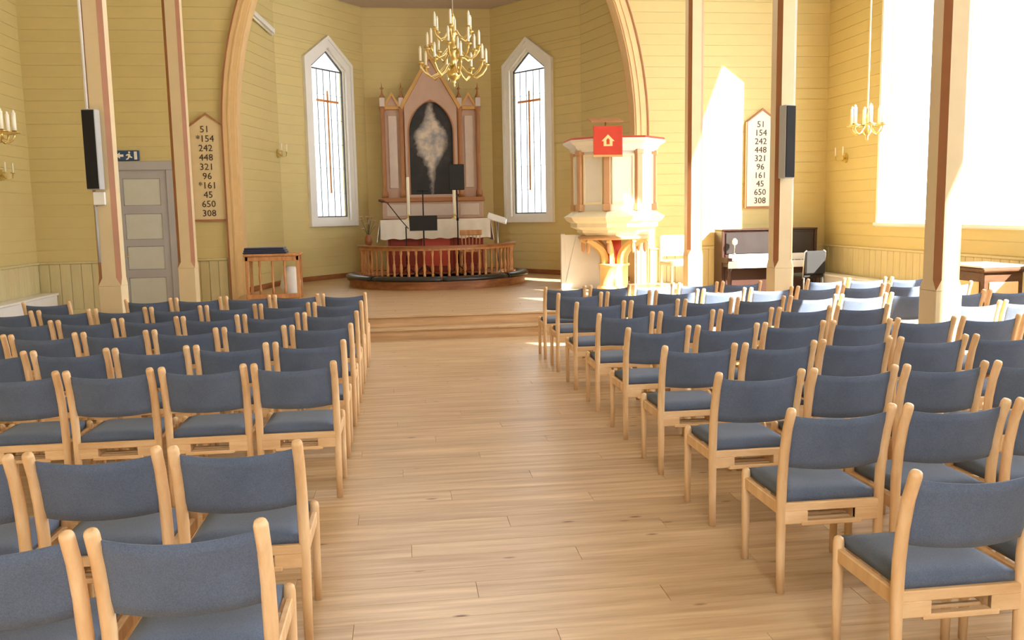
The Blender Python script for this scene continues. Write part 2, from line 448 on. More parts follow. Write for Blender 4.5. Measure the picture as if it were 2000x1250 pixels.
# side walls
def win_rng(L, ymap, wlist):
    def rng(z):
        out = []; u = 0.0
        wins = sorted([tuple(sorted((ymap(a), ymap(b)))) for a, b in wlist])
        if z < WSILL or z >= WAPX: return [(0, L)]
        for a, b in wins:
            hw = (b-a)/2; c = (a+b)/2
            if z > WSPR: hw *= max(0.0, 1-(z-WSPR)/(WAPX-WSPR))
            out.append((u, c-hw)); u = c+hw
        out.append((u, L)); return out
    return rng
LW = YE-YB
wall_left = plank_wall('wall_left', (XL, YB), (XL, YE), 0, ZC, lambda z: [(0, LW)], from_z=WZ+0.045,
                       seen=lambda a, b, z: b > 14.3-YB and z < 6, thick=0.3)
wall_right = plank_wall('wall_right', (XR, YE), (XR, YB), 0, ZC, win_rng(LW, lambda y_: YE-y_, SIDE_WIN), keys=(WSILL, WSPR, WAPX), from_z=WZ+0.045,
                        seen=lambda a, b, z: a < YE-9.5 and z < 6, thick=0.3)
wainscot(wall_left, 14.0-YB, LW-0.04, 0, WZ, 0.19)
wainscot(wall_right, 0.04, YE-9.5, 0, WZ, 0.19)
obj('wainscot_panel', MB().box(YE-9.5, LW, -0.03, 0, 0, WZ+0.045), 'wains_yellow', wall_right)
obj('wainscot_panel', MB().box(0, 14.0-YB, -0.03, 0, 0, WZ+0.045), 'wains_yellow', wall_left)
plank_wall('wall_back', (XR, YB), (XL, YB), 0, ZC, win_rng(XR-XL, lambda x_: XR-x_, BACK_FILL_WIN), keys=(WSILL, WSPR, WAPX), from_z=WZ+0.045, seen=lambda a, b, z: False, thick=0.3)
tag(obj('ceiling', MB().box(XL-0.3, XR+0.3, YB-0.2, YE+0.36, ZC, ZC+0.2), 'ceil_cream'), kind='structure')

# side windows
nwin = [0]
def side_window(P, ang, hw):
    nwin[0] += 1
    w0 = bpy.data.objects.new('window_%d' % nwin[0], None); COL.objects.link(w0); w0.location = P; w0.rotation_euler = (0, 0, ang); tag(w0, kind='structure')
    def pent(k, dz0=0.0):
        q = 1-k/hw
        return [(-hw+k, WSILL+k+dz0), (hw-k, WSILL+k+dz0), (hw-k, WSPR), (0, WSPR+(WAPX-WSPR)*q), (-hw+k, WSPR)]
    def ring(a, b): return [p for p in a]+[a[0]], [p for p in b]+[b[0]]
    pa, pb = ring(pent(-0.06), pent(0.0)); obj('casing', MB().strip(pa, pb, -0.05, 0.0), 'white_paint', w0)
    pa, pb = ring(pent(-0.004), pent(0.012)); obj('reveal', MB().strip(pa, pb, -0.012, 0.29), 'white_paint', w0)
    pa, pb = ring(pent(0.0), pent(0.06)); obj('sash', MB().strip(pa, pb, 0.12, 0.18), 'white_paint', w0)
    obj('sill', MB().cbox(-hw-0.08, hw+0.08, -0.09, 0.16, WSILL-0.05, WSILL+0.01, 0.01), 'white_paint', w0)
    obj('pane', MB().prism(pent(0.05), 0.145, 0.152), 'clear_glass', w0)
for a, b in SIDE_WIN:
    side_window((XR, (a+b)/2, 0), -PI/2, (b-a)/2)
for a, b in BACK_FILL_WIN: side_window(((a+b)/2, YB, 0), PI, (b-a)/2)  # added fill window in the back wall, out of view

# ------------------------------------------------------------------ chancel platform, apse
PZ = 0.30
XPL, XPR = -2.86, 5.30
ARB = YE+0.36
AL, BL_, BR_, AR = (-2.43, 18.65), (-0.74, 20.9), (2.22, 20.9), (3.91, 18.65)
plat = tag(obj('chancel_platform', MB().zprism([(XPL, 12.16), (XPR, 12.16), (XPR, YE-0.06), (4.46, YE-0.06), (4.44, ARB), (AR[0], AR[1]), BR_, BL_, AL, (XPL, ARB)][::1], 0.0, PZ-0.03), 'oak_step'), kind='structure')
obj('step', MB().box(XPL, XPR, 11.86, 12.16, 0.0, 0.12), 'oak_step', plat)
obj('nosing', MB().cbox(XPL, XPR, 11.83, 12.16, 0.12, 0.15, 0.008), 'oak_floor', plat)
obj('nosing', MB().cbox(XPL, XPR, 12.13, 12.34, PZ-0.03, PZ, 0.008), 'oak_floor', plat)
# platform boards
y = 12.34; row = 0
bd = MB()
while y < YE-0.07:
    y1 = min(y+PW, YE-0.07); x = XPL-((row*0.83) % PL)
    while x < XPR:
        a, b = max(x, XPL), min(x+PL, XPR)
        if b-a > 0.03: bd.box(a+0.002, b-0.002, y+0.002, y1-0.002, PZ-0.03, PZ)
        x += PL
    y = y1; row += 1
def apse_x(y_):
    if y_ < ARB: return (XPL, 4.46)
    if y_ < AL[1]:
        k = (y_-ARB)/(AL[1]-ARB); return (XPL+(AL[0]-XPL)*k, 4.44+(AR[0]-4.44)*k)
    k = (y_-AL[1])/(BL_[1]-AL[1]); return (AL[0]+(BL_[0]-AL[0])*k, AR[0]+(BR_[0]-AR[0])*k)
y = YE-0.07
while y < 20.88:
    y1 = min(y+PW, 20.9); (a0, b0), (a1, b1) = apse_x(y), apse_x(y1)
    n = 4
    for i in range(n):
        f0, f1 = i/n, (i+1)/n
        bd.zprism([(a0+(b0-a0)*f0+.002, y+.002), (a0+(b0-a0)*f1-.002, y+.002), (a1+(b1-a1)*f1-.002, y1-.002), (a1+(b1-a1)*f0+.002, y1-.002)], PZ-0.03, PZ)
    y = y1
tag(obj('plank', bd, 'oak_floor', plat), kind='stuff')
ZA = 6.42
def simple(L): return lambda z: [(0, L)]
def dist(a, b): return math.hypot(a[0]-b[0], a[1]-b[1])
GH, GS, GB = 0.56, 4.92, 1.60           # glass opening half width, shoulder, sill
GAPX = 5.34
def apse_rng(L, c):
    def rng(z):
        if z < GB or z >= GAPX: return [(0, L)]
        hw = GH*(1 if z <= GS else 1-(z-GS)/(GAPX-GS))
        return [(0, c-hw), (c+hw, L)]
    return rng
jl, jr = (XPL, ARB), (4.46, ARB)
LD = dist(AL, BL_); CWL, CWR = 1.56, LD-1.58
aw1 = plank_wall('wall_chancel_left', jl, AL, PZ, ZC, simple(dist(jl, AL)), from_z=PZ+0.1)
aw2 = plank_wall('wall_apse_left', AL, BL_, PZ, ZA, apse_rng(LD, CWL), keys=(GB, GS, GAPX), from_z=PZ+0.1)
aw3 = plank_wall('wall_apse', BL_, BR_, PZ, ZA, simple(dist(BL_, BR_)), from_z=PZ+0.1)
aw4 = plank_wall('wall_apse_right', BR_, AR, PZ, ZA, apse_rng(LD, CWR), keys=(GB, GS, GAPX), from_z=PZ+0.1)
aw5 = plank_wall('wall_chancel_right', AR, jr, PZ, ZC, simple(dist(AR, jr)), from_z=PZ+0.1)
for w0, L in ((aw1, dist(jl, AL)), (aw2, LD), (aw3, dist(BL_, BR_)), (aw4, LD), (aw5, dist(AR, jr))):
    obj('skirting', MB().cbox(0.02, L-0.02, -0.03, 0, PZ, PZ+0.1, 0.008), 'podium_wood', w0)
tag(obj('ceiling_apse', MB().zprism([(-3.2, ARB), (4.8, ARB), (4.2, 18.7), (2.4, 21.1), (-.9, 21.1), (-2.7, 18.7)], ZA, ZA+0.1), 'ceil_grey'), kind='structure')

# leaded apse windows
def apse_window(P0, P1, cu):
    nwin[0] += 1
    P0, P1 = Vector(P0), Vector(P1); d = (P1-P0).normalized(); ang = math.atan2(d.y, d.x); P = P0+d*cu
    w0 = bpy.data.objects.new('window_%d' % nwin[0], None); COL.objects.link(w0); w0.location = (P.x, P.y, 0); w0.rotation_euler = (0, 0, ang); tag(w0, kind='structure')
    def pent(h, b, s, ap): return [(-h, b), (h, b), (h, s), (0, ap), (-h, s)]
    def ring(a, b): return a+[a[0]], b+[b[0]]
    pa, pb = ring(pent(0.75, 1.50, 5.03, 5.55), pent(GH, GB, GS, GAPX)); obj('casing', MB().strip(pa, pb, -0.07, 0.0), 'white_paint', w0)
    pa, pb = ring(pent(0.78, 1.47, 5.05, 5.59), pent(0.70, 1.55, 5.0, 5.5)); obj('casing_bead', MB().strip(pa, pb, -0.09, 0.0), 'white_paint', w0)
    pa, pb = ring(pent(GH, GB, GS, GAPX), pent(GH-0.05, GB+0.07, GS-0.03, GAPX-0.07)); obj('sash', MB().strip(pa, pb, 0.0, 0.06), 'white_paint', w0)
    hi, bi, si, ai = GH-0.05, GB+0.07, GS-0.03, GAPX-0.07
    pa, pb = ring(pent(hi, bi, si, ai), pent(hi-0.025, bi+0.025, si-0.012, ai-0.03)); obj('lead_border', MB().strip(pa, pb, 0.015, 0.045), 'dark_lead', w0)
    obj('transom', MB().box(-hi, hi, 0.015, 0.045, si-0.04, si-0.012), 'dark_lead', w0)
    # panes
    cols = [-hi+0.02, -0.30, -0.10, 0.12, 0.32, hi-0.02]; nr = 6
    zs = [bi+0.02+(si-0.05-bi)*i/nr for i in range(nr+1)]
    for i in range(len(cols)-1):
        for j in range(nr):
            obj('pane', MB().box(cols[i]+.003, cols[i+1]-.003, 0.026, 0.032, zs[j]+.003, zs[j+1]-.003), 'leaded_glass', w0)
    obj('pane', MB().prism([(-hi+0.03, si-0.01), (hi-0.03, si-0.01), (0, ai-0.03)], 0.026, 0.032), 'leaded_glass', w0)
    for x in cols[1:-1]: obj('came', MB().box(x-.004, x+.004, 0.02, 0.04, bi+0.01, si-0.03), 'dark_lead', w0)
    for z in zs[1:-1]: obj('came', MB().box(-hi+.01, hi-.01, 0.02, 0.04, z-.003, z+.003), 'dark_lead', w0)
    cr = obj('cross', MB().box(-0.022, 0.022, 0.005, 0.02, 2.2, 4.42).box(-0.36, 0.36, 0.005, 0.02, 4.17, 4.22), 'amber', w0)
    portal((P+Vector((-d.y, d.x))*0.25).to_3d()+Vector((0, 0, 3.45)), (d.y, -d.x, 0), 1.1, 3.7)
apse_window(AL, BL_, CWL); apse_window(BR_, AR, CWR)

# ------------------------------------------------------------------ door, sign, hymn boards
door = bpy.data.objects.new('door_1', None); COL.objects.link(door); door.location = ((DL+DR)/2+XL, YE, 0); tag(door, kind='structure')
dw = (DR-DL)/2
obj('door_frame', MB().cbox(-dw-0.14, -dw, -0.07, 0.0, 0, 2.6, 0.01).cbox(dw, dw+0.14, -0.07, 0.0, 0, 2.6, 0.01).cbox(-dw-0.16, dw+0.16, -0.09, 0.0, 2.56, 2.72, 0.012), 'door_frame', door)
zz = [0.0, 0.18, 0.66, 0.80, 1.22, 1.34, 1.80, 1.94, 2.42, 2.56]
lf = MB().box(-dw, -dw+0.11, -0.045, 0, 0, 2.56).box(dw-0.11, dw, -0.045, 0, 0, 2.56)
for a, b in zip(zz[0::2], zz[1::2]): lf.box(-dw+0.11, dw-0.11, -0.045, 0, a, b)
leaf = obj('door_leaf', lf, 'door_frame', door)
for a, b in zip(zz[1::2], zz[2::2]): obj('door_panel', MB().cbox(-dw+0.11, dw-0.11, -0.03, -0.005, a, b, 0.012), 'door_grey', leaf)
obj('door_handle', MB().tube([(-dw+0.06, -0.05, 1.05), (-dw+0.06, -0.10, 1.05), (-dw+0.17, -0.10, 1.05)], 0.009, 8), 'brass', door)
sg = thing('exit_sign', 'small white and blue exit sign on the wall above the grey door', 'sign', (-4.76, YE-0.02, 2.82))
obj('plate', MB().cbox(-0.21, 0.21, -0.05, 0.0, -0.09, 0.09, 0.006), 'sign_blue', sg)
obj('arrow', MB().prism([(-0.18, 0), (-0.11, 0.055), (-0.11, 0.02), (-0.05, 0.02), (-0.05, -0.02), (-0.11, -0.02), (-0.11, -0.055)], -0.054, -0.045), 'board_white', sg)
obj('running_figure', MB().lathe([(0.0, -0.054), (0.018, -0.05), (0.018, -0.045)], 10).prism([(0, 0)]*3, 0, 0) if False else
    MB().prism([(0.03, 0.03), (0.06, 0.03), (0.07, -0.01), (0.10, -0.03), (0.09, -0.045), (0.05, -0.03), (0.03, -0.065), (-0.01, -0.075), (-0.01, -0.06), (0.02, -0.04), (0.03, 0.0), (-0.01, -0.005), (-0.005, 0.015)], -0.054, -0.045).prism([(0.05+0.018*math.cos(k*PI/4), 0.055+0.018*math.sin(k*PI/4)) for k in range(8)], -0.054, -0.045), 'board_white', sg)
obj('doorway_mark', MB().box(0.13, 0.18, -0.054, -0.045, -0.07, 0.07), 'board_white', sg)
def hymn_board(x, z0, w, h, rows, label, face, size):
    b = thing('hymn_board', label, 'hymn board', (x, YE-0.02, z0))
    sh = h-0.27*w/0.35*1.0
    pent = lambda k: [(-w+k, k), (w-k, k), (w-k, sh), (0, h-k*1.1), (-w+k, sh)]
    a, c = pent(0.0), pent(0.035)
    obj('panel', MB().prism(pent(0.02), -0.02, 0.0), face, b)
    obj('frame', MB().strip(a+[a[0]], c+[c[0]], -0.045, 0.0), 'altar_brown', b)
    n = len(rows); st = (sh-0.02)/n
    for i, t in enumerate(rows):
        z = sh+0.03-st*(i+0.45)
        obj('ledge', MB().box(-w+0.05, w-0.05, -0.028, -0.02, z-st*0.48, z-st*0.44), face, b)
        text('number', t, size, 'ink', b, (-0.03, -0.024, z))
    return b
hymn_board(-3.38, 1.64, 0.325, 1.92, ['51', '*154', '242', '448', '321', '96', '*161', '45', '650', '308'], 'pointed cream hymn number board on the wall beside the grey door', 'board_cream', 0.165)
hymn_board(6.98, 1.70, 0.34, 1.90, ['51', '154', '242', '448', '321', '96', '161', '45', '650', '308'], 'pointed white hymn number board on the wall above the piano', 'board_white', 0.165)

# ------------------------------------------------------------------ columns
def column(x, y, z0, label, zs=1.04):
    c = thing('wooden_column', label, 'column', (x, y, z0), 0, 'chamfered columns along the nave')
    h, ch = 0.12, 0.048
    obj('base', MB().cbox(-h, h, -h, h, 0, zs-z0-0.06, 0.006), 'col_beige', c)
    obj('plinth', MB().cbox(-h-0.02, h+0.02, -h-0.02, h+0.02, 0, 0.14, 0.008), 'col_beige', c)
    sq = [(-h, -h), (h, -h), (h, h), (-h, h)]
    oc = [(-h+ch, -h), (h-ch, -h), (h, -h+ch), (h, h-ch), (h-ch, h), (-h+ch, h), (-h, h-ch), (-h, -h+ch)]
    sh = MB(); za, zb, zt = zs-z0-0.06, zs-z0+0.03, ZC-z0
    V = [(px, py, za) for px, py in sq]+[(px, py, zb) for px, py in oc]+[(px, py, zt) for px, py in oc]
    f0 = [(0, 1, 5, 4), (1, 2, 7, 6), (2, 3, 9, 8), (3, 0, 11, 10)]; f1 = [(1, 6, 5), (2, 8, 7), (3, 10, 9), (0, 4, 11)]
    sh.add(V, f0, 0); sh.add(V, f1, 1)
    for i in range(8):
        j = (i+1) % 8; sh.add([V[4+i], V[4+j], V[12+j], V[12+i]], [(0, 1, 2, 3)], 0 if i % 2 == 0 else 1)
    obj('shaft', sh, ['col_beige', 'trim_brown'], c)
    return c
CXL, CXR = -3.18, 4.56
column(CXL, 10.1, 0, 'beige wooden column with brown chamfers and speaker, in front of the grey door')
column(CXL+0.06, 13.3, 0, 'beige wooden column with brown chamfers between grey door and cream hymn board')
column(CXR, 6.9, 0, 'beige wooden column standing among the chairs beside the big bright window')
column(CXR, 10.1, 0, 'beige wooden column with brown chamfers and speaker in front of the piano')
column(CXR, 13.3, PZ, 'beige wooden column with brown chamfers on the platform beside the pulpit')
def speaker(x, y, z0, z1, label, rz):
    s = thing('column_speaker', label, 'speaker', (x, y, z0), rz); h = z1-z0
    obj('cabinet', MB().cbox(-0.072, 0.072, -0.05, 0.07, 0, h, 0.008), 'speaker_side', s)
    obj('grille', MB().cbox(-0.064, 0.064, -0.062, -0.05, 0.01, h-0.01, 0.004), 'speaker_cloth', s)
    obj('bracket', MB().box(-0.02, 0.02, 0.07, 0.10, h*0.2, h*0.25).box(-0.02, 0.02, 0.07, 0.10, h*0.75, h*0.8), 'dark_metal', s)
speaker(-3.215, 9.87, 2.02, 2.86, 'slim black column speaker on the column in front of the grey door', -0.12)
speaker(4.52, 9.87, 2.04, 2.88, 'slim black column speaker on the column in front of the piano', 0.25)
cd = thing('cable_conduit', 'thin white cable conduit running up the column above the black speaker', 'conduit', (-3.27, 9.955, 2.86))
obj('pipe', MB().tube([(0, 0, 0), (0.0, 0, ZC-2.86)], 0.016, 8), 'white_paint', cd)
jb = thing('junction_box', 'small white junction box with grey pipe below the speaker on the column', 'box', (-3.21, 9.965, 1.86))
obj('box', MB().cbox(-0.06, 0.06, -0.03, 0.012, 0.0, 0.14, 0.006), 'white_paint', jb)
obj('pipe', MB().tube([(-0.05, 0, -0.62), (-0.05, 0, 0.0)], 0.013, 8), 'speaker_side', jb)

# ------------------------------------------------------------------ low benches along the side walls
for (x0, x1, lab) in ((XL+0.06, XL+0.36, 'long low white bench along the side wall near the grey door'), (XR-0.36, XR-0.06, 'long low white bench along the wall under the big bright windows')):
    b = thing('wall_bench', lab, 'bench', ((x0+x1)/2, 5.0, 0), 0, 'white benches along the side walls')
    obj('top', MB().cbox(-0.15, 0.15, -7.4, 11.3, 0.39, 0.43, 0.008), 'white_bench', b)
    obj('front', MB().box(-0.13, 0.13, -7.35, 11.25, 0.0, 0.39), 'white_bench', b)

# ------------------------------------------------------------------ chairs
def make_chair():
    c = thing('upholstered_chair', 'x', 'chair')
    PX = 0.2275
    back = [(0.0, 0.0), (0.004, 0.2), (0.006, 0.40), (0.002, 0.52), (-0.014, 0.64), (-0.040, 0.75), (-0.074, 0.838), (-0.0785, 0.848), (-0.080, 0.852)]
    rb = [0.018, 0.020, 0.022, 0.0225, 0.0225, 0.022, 0.0215, 0.0185, 0.008]
    bm_ = MB().tube([(0, a, b) for a, b in back], rb, 12).mesh('leg'); bm_.materials.append(M['beech'])
    fm_ = MB().tube([(0, 0, 0), (0, 0, 0.2), (0, 0, 0.43), (0, 0, 0.448), (0, 0, 0.456)], [0.017, 0.019, 0.0215, 0.018, 0.008], 12).mesh('leg'); fm_.materials.append(M['beech'])
    for s in (-1, 1):
        obj('leg', bm_, 'beech', c, (s*PX, 0, 0)); obj('leg', fm_, 'beech', c, (s*PX, 0.40, 0))
        obj('side_rail', MB().cbox(s*PX-0.012, s*PX+0.012, 0.01, 0.39, 0.355, 0.412, 0.004), 'beech', c)
    obj('rear_apron', MB().cbox(-PX, PX, -0.012, 0.012, 0.375, 0.414, 0.004).cbox(-PX, -0.11, -0.012, 0.012, 0.318, 0.376, 0.003).cbox(0.11, PX, -0.012, 0.012, 0.318, 0.376, 0.003), 'beech_rail', c)
    obj('book_rack', MB().cbox(-0.14, 0.14, -0.016, 0.016, 0.308, 0.330, 0.004).cbox(-0.14, 0.14, 0.05, 0.07, 0.312, 0.326, 0.003).cbox(-0.14, 0.14, 0.11, 0.13, 0.312, 0.326, 0.003).cbox(-0.13, -0.11, -0.01, 0.14, 0.326, 0.376, 0.003).cbox(0.11, 0.13, -0.01, 0.14, 0.326, 0.376, 0.003), 'beech_rail', c)
    obj('front_apron', MB().cbox(-PX, PX, 0.388, 0.412, 0.36, 0.412, 0.004), 'beech_rail', c)
    # seat cushion: rounded slab
    mb = MB(); nx, ny = 10, 10; V = []; Fc = []
    def prof(i, j):
        u, v_ = -1+2*i/nx, -1+2*j/ny
        e = max(abs(u), abs(v_)); dome = 0.008*(1-u*u)*(1-v_*v_); rd = 0.0 if e < 0.99 else -0.014
        ku = u*(0.205 if e < 0.99 else 0.207)
        return (ku, 0.215+v_*0.205, 0.462+dome+rd)
    for j in range(ny+1):
        for i in range(nx+1): V.append(prof(i, j))
    for j in range(ny):
        for i in range(nx):
            a = j*(nx+1)+i; Fc.append((a, a+1, a+nx+2, a+nx+1))
    bd_ = [i for i in range(nx+1)]+[j*(nx+1)+nx for j in range(1, ny+1)]+[ny*(nx+1)+i for i in range(nx-1, -1, -1)]+[j*(nx+1) for j in range(ny-1, 0, -1)]
    n = len(bd_); b0 = len(V)
    for q in bd_: V.append((V[q][0], V[q][1], 0.412))
    for k in range(n): Fc.append((bd_[k], b0+k, b0+(k+1) % n, bd_[(k+1) % n]))
    Fc.append(tuple(range(b0, b0+n)))
    mb.add(V, Fc, 0, True)
    obj('seat', mb, 'blue_fabric', c)
    # curved backrest
    mb = MB(); nx, nz = 14, 6
    def ypost(z):
        for (a, za), (b, zb) in zip(back[:-1], back[1:]):
            if za <= z <= zb: return a+(b-a)*(z-za)/(zb-za)
        return back[-1][0]
    G = {}
    for side in (0, 1):
        for k in range(nz+1):
            for i in range(nx+1):
                u = -1+2*i/nx; ztop = 0.818-0.016*(1-u*u); zbot = 0.578-0.010*(1-u*u); z = zbot+(ztop-zbot)*k/nz
                y_ = ypost(z)-0.042*(1-u*u)+0.006
                th = 0.012*(1 if 0 < k < nz else 0.4)
                G[(side, k, i)] = len(mb.v)+0; mb.v.append((u*0.218, y_+(th if side else -th), z))
    def q4(*p): mb.f.append(tuple(p)); mb.mi.append(0); mb.sm.append(True)
    for k in range(nz):
        for i in range(nx):
            q4(G[0,k,i], G[0,k,i+1], G[0,k+1,i+1], G[0,k+1,i]); q4(G[1,k,i], G[1,k+1,i], G[1,k+1,i+1], G[1,k,i+1])
    for i in range(nx):
        q4(G[0,nz,i], G[0,nz,i+1], G[1,nz,i+1], G[1,nz,i]); q4(G[0,0,i], G[1,0,i], G[1,0,i+1], G[0,0,i+1])
    for k in range(nz):
        q4(G[0,k,0], G[0,k+1,0], G[1,k+1,0], G[1,k,0]); q4(G[0,k,nx], G[1,k,nx], G[1,k+1,nx], G[0,k+1,nx])
    obj('backrest', mb, 'blue_fabric', c)
    return c
ORD = ['first', 'second', 'third', 'fourth', 'fifth', 'sixth', 'seventh', 'eighth', 'ninth', 'tenth']
camM = cam.matrix_world.inverted()
def px(p):
    q = camM @ Vector(p)
    if q.z > -0.1: return None
    return (1000+F*q.x/-q.z, 625-F*q.y/-q.z)
def in_view(x, y):
    for dx in (-0.26, 0.26):
        for dy, z in ((-0.08, 0.85), (0.0, 0.4), (0.42, 0.46)):
            p = px((x+dx, y+dy, z))
            if p and -5 < p[0] < 2005 and -5 < p[1] < 1255: return True
    return False
L_TOP = [9.74, 8.77, 7.85, 6.94, 6.01, 5.15, 3.32, 2.44]
R_TOP = [9.79, 8.95, 7.99, 7.06, 6.13, 5.23, 4.30, 3.43, 2.53]
proto = make_chair(); first = True
def place(x, y, label, group, rz):
    global first
    c = proto if first else copy_tree(proto)
    first = False
    c.location = (x, y, 0); c.rotation_euler = (0, 0, rz); tag(c, label, 'chair', group)
    return c
for side, tops, x0, pitch, nslot in (('door', L_TOP, -0.648, -0.518, 9), ('pulpit', R_TOP, 1.845, 0.527, 9)):
    for r, t in enumerate(tops):
        y = t+0.08; k = 0
        for i in range(nslot):
            x = x0+pitch*i
            if x < XL+0.75 or x > XR-0.75: continue
            if side == 'door' and r == 0 and i > 6: continue
            hit = False
            for cx, cy in ((CXL, 10.1), (CXR, 6.9), (CXR, 10.1)):
                if abs(x-cx) < 0.40 and -0.26 < cy-y < 0.62: hit = True
            if hit: continue
            yy = y+random.uniform(-0.012, 0.012); rz = random.uniform(-0.012, 0.012)
            if not in_view(x, yy): k += 1; continue
            ch_ = place(x, yy, 'blue beech chair, %s side, %s row from altar steps, %s from aisle' % (side, ORD[r], ORD[k]), 'blue chairs in rows on the %s side' % side, rz)
            if side == 'door' and r == 7 and i == 1: numbered = ch_
            k += 1

text('number', '15', 0.045, 'crimson', numbered, (0.2275+0.0125, 0.13, 0.385), (PI/2, 0, PI/2), depth=0.0006)

# ------------------------------------------------------------------ altar rail, podium
RX, RY = 0.72, 17.85
def arc(r, n, a0=PI, a1=2*PI, cx=0, cy=0): return [(cx+r*math.cos(a0+(a1-a0)*i/n), cy+r*math.sin(a0+(a1-a0)*i/n)) for i in range(n+1)]
pod = thing('altar_podium', 'low half-round brown wooden podium under the turned altar rail', 'podium', (RX, RY, PZ))
obj('platform', MB().zprism(arc(1.78, 40)+[(1.78, 1.75), (-1.78, 1.75)], 0, 0.16), 'podium_wood', pod)
obj('edge_moulding', MB().zprism(arc(1.82, 40)+[(1.82, 0.3), (-1.82, 0.3)], 0.125, 0.16), 'podium_wood', pod)
kn = thing('kneeler', 'black padded kneeler curving around the foot of the altar rail', 'kneeler', (RX, RY, PZ+0.16))
for i in range(4):
    a0 = PI+PI*i/4+0.01; a1 = PI+PI*(i+1)/4-0.01
    pts = [(1.60, 0.0), (1.60, 0.06), (1.64, 0.085), (1.74, 0.09), (1.82, 0.075), (1.85, 0.04), (1.84, 0.0)]
    mb = MB().lathe(pts+[pts[0]], 12, a0=a0, a1=a1)
    for a in (a0, a1): mb.add([(r*math.cos(a), r*math.sin(a), z) for r, z in pts], [tuple(range(len(pts)))])
    obj('cushion', mb, 'black_vinyl', kn)
rail = thing('altar_rail', 'half-round altar rail of turned wooden balusters on the podium', 'altar rail', (RX, RY, PZ+0.16))
RR = 1.52
def ring_bar(r0, r1, z0, z1, mat, nm):
    p = [(r0, z0), (r1, z0), (r1, z1), (r0, z1), (r0, z0)]; mb = MB().lathe(p, 40, a0=PI, a1=2*PI, smooth=False)
    for a in (PI, 2*PI): mb.add([(r*math.cos(a), r*math.sin(a), z) for r, z in p[:4]], [(0, 1, 2, 3)])
    return obj(nm, mb, mat, rail)
ring_bar(RR-0.05, RR+0.05, 0.0, 0.06, 'turned_wood', 'bottom_rail')
ring_bar(RR-0.045, RR+0.045, 0.56, 0.60, 'turned_wood', 'under_rail')
ring_bar(RR-0.11, RR+0.09, 0.60, 0.645, 'podium_wood', 'handrail')
bal = MB().lathe([(0.026, 0.06), (0.026, 0.12), (0.016, 0.13), (0.024, 0.16), (0.032, 0.22), (0.026, 0.29), (0.014, 0.34), (0.020, 0.36), (0.014, 0.38), (0.018, 0.46), (0.024, 0.49), (0.026, 0.50), (0.026, 0.56)], 10).mesh('baluster')
bal.materials.append(M['turned_wood'])
for i in range(31):
    a = PI+PI*(i+0.5)/31
    obj('baluster', bal, 'turned_wood', rail, (RR*math.cos(a), RR*math.sin(a), 0))

# ------------------------------------------------------------------ altar, cloth, candles
AZ = PZ+0.16
alt = thing('altar', 'dark red wooden altar table under the white cloth', 'altar', (XC-0.02, 19.15, AZ))
obj('body', MB().cbox(-1.02, 1.02, -0.32, 0.36, 0, 1.06, 0.012), 'crimson', alt)
obj('top', MB().cbox(-1.14, 1.14, -0.40, 0.40, 1.06, 1.11, 0.012), 'podium_wood', alt)
for x in (-0.68, 0.0, 0.68): obj('front_panel', MB().cbox(x-0.30, x+0.30, -0.34, -0.32, 0.12, 0.94, 0.01), 'red_paint' if x == 0 else 'crimson', alt)
clo = MB(); n = 48
def hem(s): return 0.72+0.012*math.sin(s*19)
top = [(-1.17, -0.42), (1.17, -0.42), (1.17, 0.42), (-1.17, 0.42)]
clo.box(-1.17, 1.17, -0.42, 0.42, 1.112, 1.122)
V = []; Fc = []
per = [(-1.17+2.34*i/n, -0.42) for i in range(n+1)]
for i, (x, y_) in enumerate(per):
    wv = 0.012*math.sin(i*1.1); V += [(x, y_, 1.122), (x, y_-0.012-wv*0.5, 1.0), (x, y_-0.02-wv, hem(x))]
for i in range(n):
    for k in range(2): Fc.append((i*3+k, (i+1)*3+k, (i+1)*3+k+1, i*3+k+1))
clo.add(V, Fc, 0, True)
for s in (-1, 1):
    V = []; Fc = []
    for i in range(11):
        y_ = -0.42+0.84*i/10; wv = 0.02*math.sin(i*1.7)
        V += [(s*1.17, y_, 1.122), (s*(1.20+wv), y_, 0.9), (s*(1.24+wv), y_, 0.66)]
    for i in range(10):
        for k in range(2): Fc.append((i*3+k, (i+1)*3+k, (i+1)*3+k+1, i*3+k+1))
    clo.add(V, Fc, 0, True)
co = obj('altar_cloth', clo, 'linen', None, (XC-0.02, 19.15, AZ)); tag(co, 'white linen cloth draped over the altar table', 'tablecloth')
def candle(x, y, zb, zt, label):
    c = thing('altar_candle', label, 'candle', (x, y, zb)); h = zt-zb
    obj('candlestick', MB().lathe([(0.07, 0), (0.07, 0.015), (0.03, 0.03), (0.018, 0.06), (0.03, 0.08), (0.045, 0.10), (0.045, 0.11)], 14), 'brass', c)
    obj('candle', MB().lathe([(0.032, 0.11), (0.032, h-0.01), (0.02, h)], 12), 'wax', c)
    obj('wick', MB().tube([(0, 0, h), (0, 0, h+0.02)], 0.003, 6), 'ink', c)
candle(0.18, 19.10, AZ+1.122, 2.50, 'taller white altar candle, standing beside the boom microphone and low music stand')
candle(1.17, 19.10, AZ+1.122, 2.22, 'white altar candle under the black panel on its tall pole')

